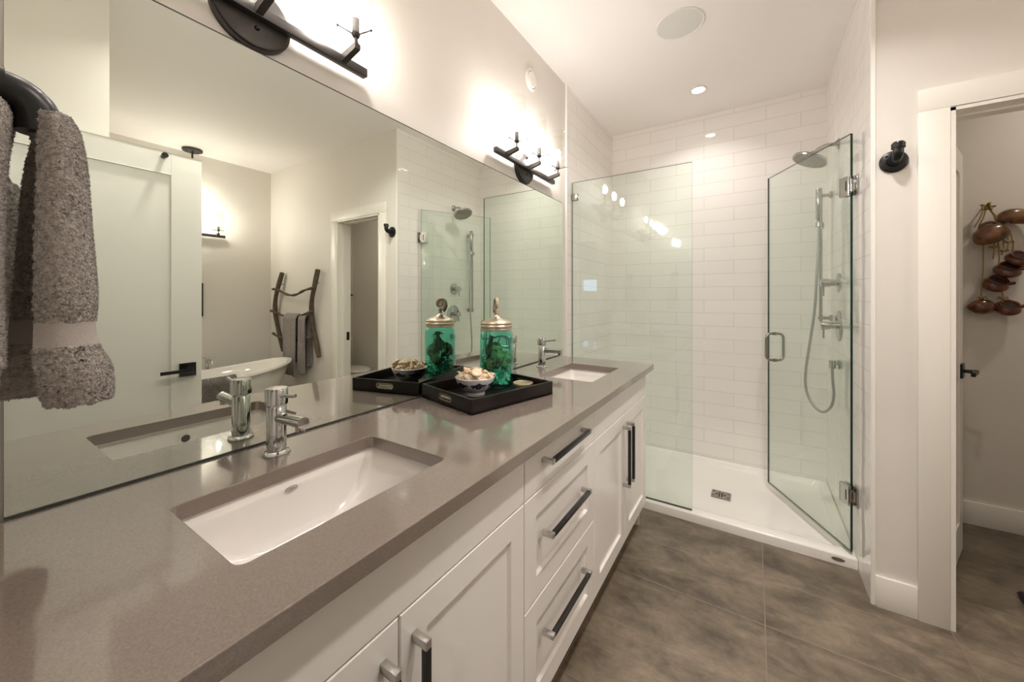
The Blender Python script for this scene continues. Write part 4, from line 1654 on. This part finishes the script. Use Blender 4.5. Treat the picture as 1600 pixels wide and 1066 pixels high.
mb = MB()
mb.rings([ovl(.24, .50, ZF, 0), ovl(.25, .52, .05, 0), ovl(.245, .55, .15, 0), ovl(.275, .63, .35, .01), ovl(.312, .72, .53, .05), ovl(.330, .757, .600, .068), ovl(.342, .772, .603, .070),
          ovl(.346, .776, .612, .071), ovl(.342, .772, .622, .071), ovl(.325, .755, .622, .071), ovl(.308, .738, .612, .071), ovl(.285, .68, .48, .05), ovl(.25, .58, .30, .01), ovl(.20, .48, .20, 0), ovl(.1, .3, .185, 0)])
mb.build('shell', PORC, t, angle=60)
t = thing('tub_filler', (3.345, 1.46, ZF), 'chrome freestanding tub filler behind the bathtub rim', 'tub faucet')
mb = MB()
mb.lathe([(.035, 0), (.035, .006), (.014, .012), (.014, .66), (.018, .665), (.018, .70), (.0, .70)], (3.345, 1.46, ZF), 24)
mb.tube(catmull([(3.34, 1.46, .70), (3.30, 1.46, .712), (3.24, 1.46, .70), (3.215, 1.46, .675)], 6), .011, 14)
mb.build('riser', CHROME, t)
mb = MB()
mb.cyl((3.345, 1.46, .715), (3.345, 1.46, .735), .008, seg=12)
mb.cyl((3.345, 1.42, .73), (3.345, 1.50, .735), .005, seg=10)
mb.build('cross_handle', CHROME, t)
t = thing('folded_towel', (2.63, 1.27, .62), 'grey chevron woven towel folded over the bathtub rim', 'towel')
mb = MB()


def f(u, v):
    y = 1.10 + .315 * u
    xr = tcx - .342 * (max(.0, 1 - abs((y - tcy) / .77) ** 2.2)) ** .45
    zr = .622 + .071 * max(0, (y - tcy) / .772) ** 2
    d = v * .46
    if d < .23:
        z, x = zr - .23 + d + .012, xr - .014 + .07 * (.23 - d) ** 1.6
        k = min(1, (.23 - d) / .03)
    else:
        z, x = zr - (d - .23) + .012, xr + .045 + .02 * (d - .23)
        k = min(1, (d - .23) / .03)
    if k < 1:
        xm = xr + .012
        x = xm + (x - xm) * math.sin(k * PI / 2)
        z += .010 * (1 - k) ** 2
    return (x + .003 * noise.noise(V(y * 8, d * 8, 0)), y, z)


mb.grid(f, 40, 80, .012)
mb.build('towel_cloth', CHEV, t, angle=180)

# black picture frame on the tub wall
t = thing('picture_frame', (3.6, 1.3, 1.28), 'black framed picture on the tub wall, only its edge showing', 'picture')
mb = MB()
y0, y1, z0, z1 = 1.10, 1.505, 1.115, 1.445
for a in ((y0, y0 + .02, z0, z1), (y1 - .02, y1, z0, z1), (y0, y1, z0, z0 + .02), (y0, y1, z1 - .02, z1)):
    mb.box(3.578, 3.599, a[0], a[1], a[2], a[3], .001)
mb.build('frame', BLACK, t)
Bx(3.59, 3.597, y0 + .01, y1 - .01, z0 + .01, z1 - .01).build('print', mat('print_paper', (.6, .58, .54), .6, var=(6, .3)), t)

# pendant canopy and rod, with an added lamp hung below out of view
t = thing('pendant_light', (3.47, 1.385, CEIL), 'dark bronze pendant canopy on the ceiling near the tub', 'pendant light')
mb = MB()
mb.lathe([(.078, 0), (.078, .016), (.072, .022), (.0, .022)], (3.47, 1.385, CEIL - .0005), 40, (0, 0, -1))
mb.build('canopy', BRONZE, t)
MB().cyl((3.47, 1.385, CEIL - .02), (3.47, 1.385, 2.35), .008, seg=14).build('rod', BRONZE, t)
mb = MB()
mb.lathe([(.0, 0), (.02, 0), (.03, -.012), (.03, -.05), (.0, -.05)], (3.47, 1.385, 2.355), 28)
mb.build('fill_globe_cap', BRONZE, t)  # unseen cap made for the added lamp
MB().ball((3.47, 1.385, 2.262), .048, 28).build('fill_globe', mat('fill_globe_glow', (1, .95, .9), .4, emit=((1, .91, .82), 38)), t)  # added glowing ball, hidden from view, brightens the tub side
for sx_ in (-1, 1):
    MB().ball((3.47, 1.385 + sx_ * .045, CEIL - .023), .006, 10).build('screw', BLACK, t)
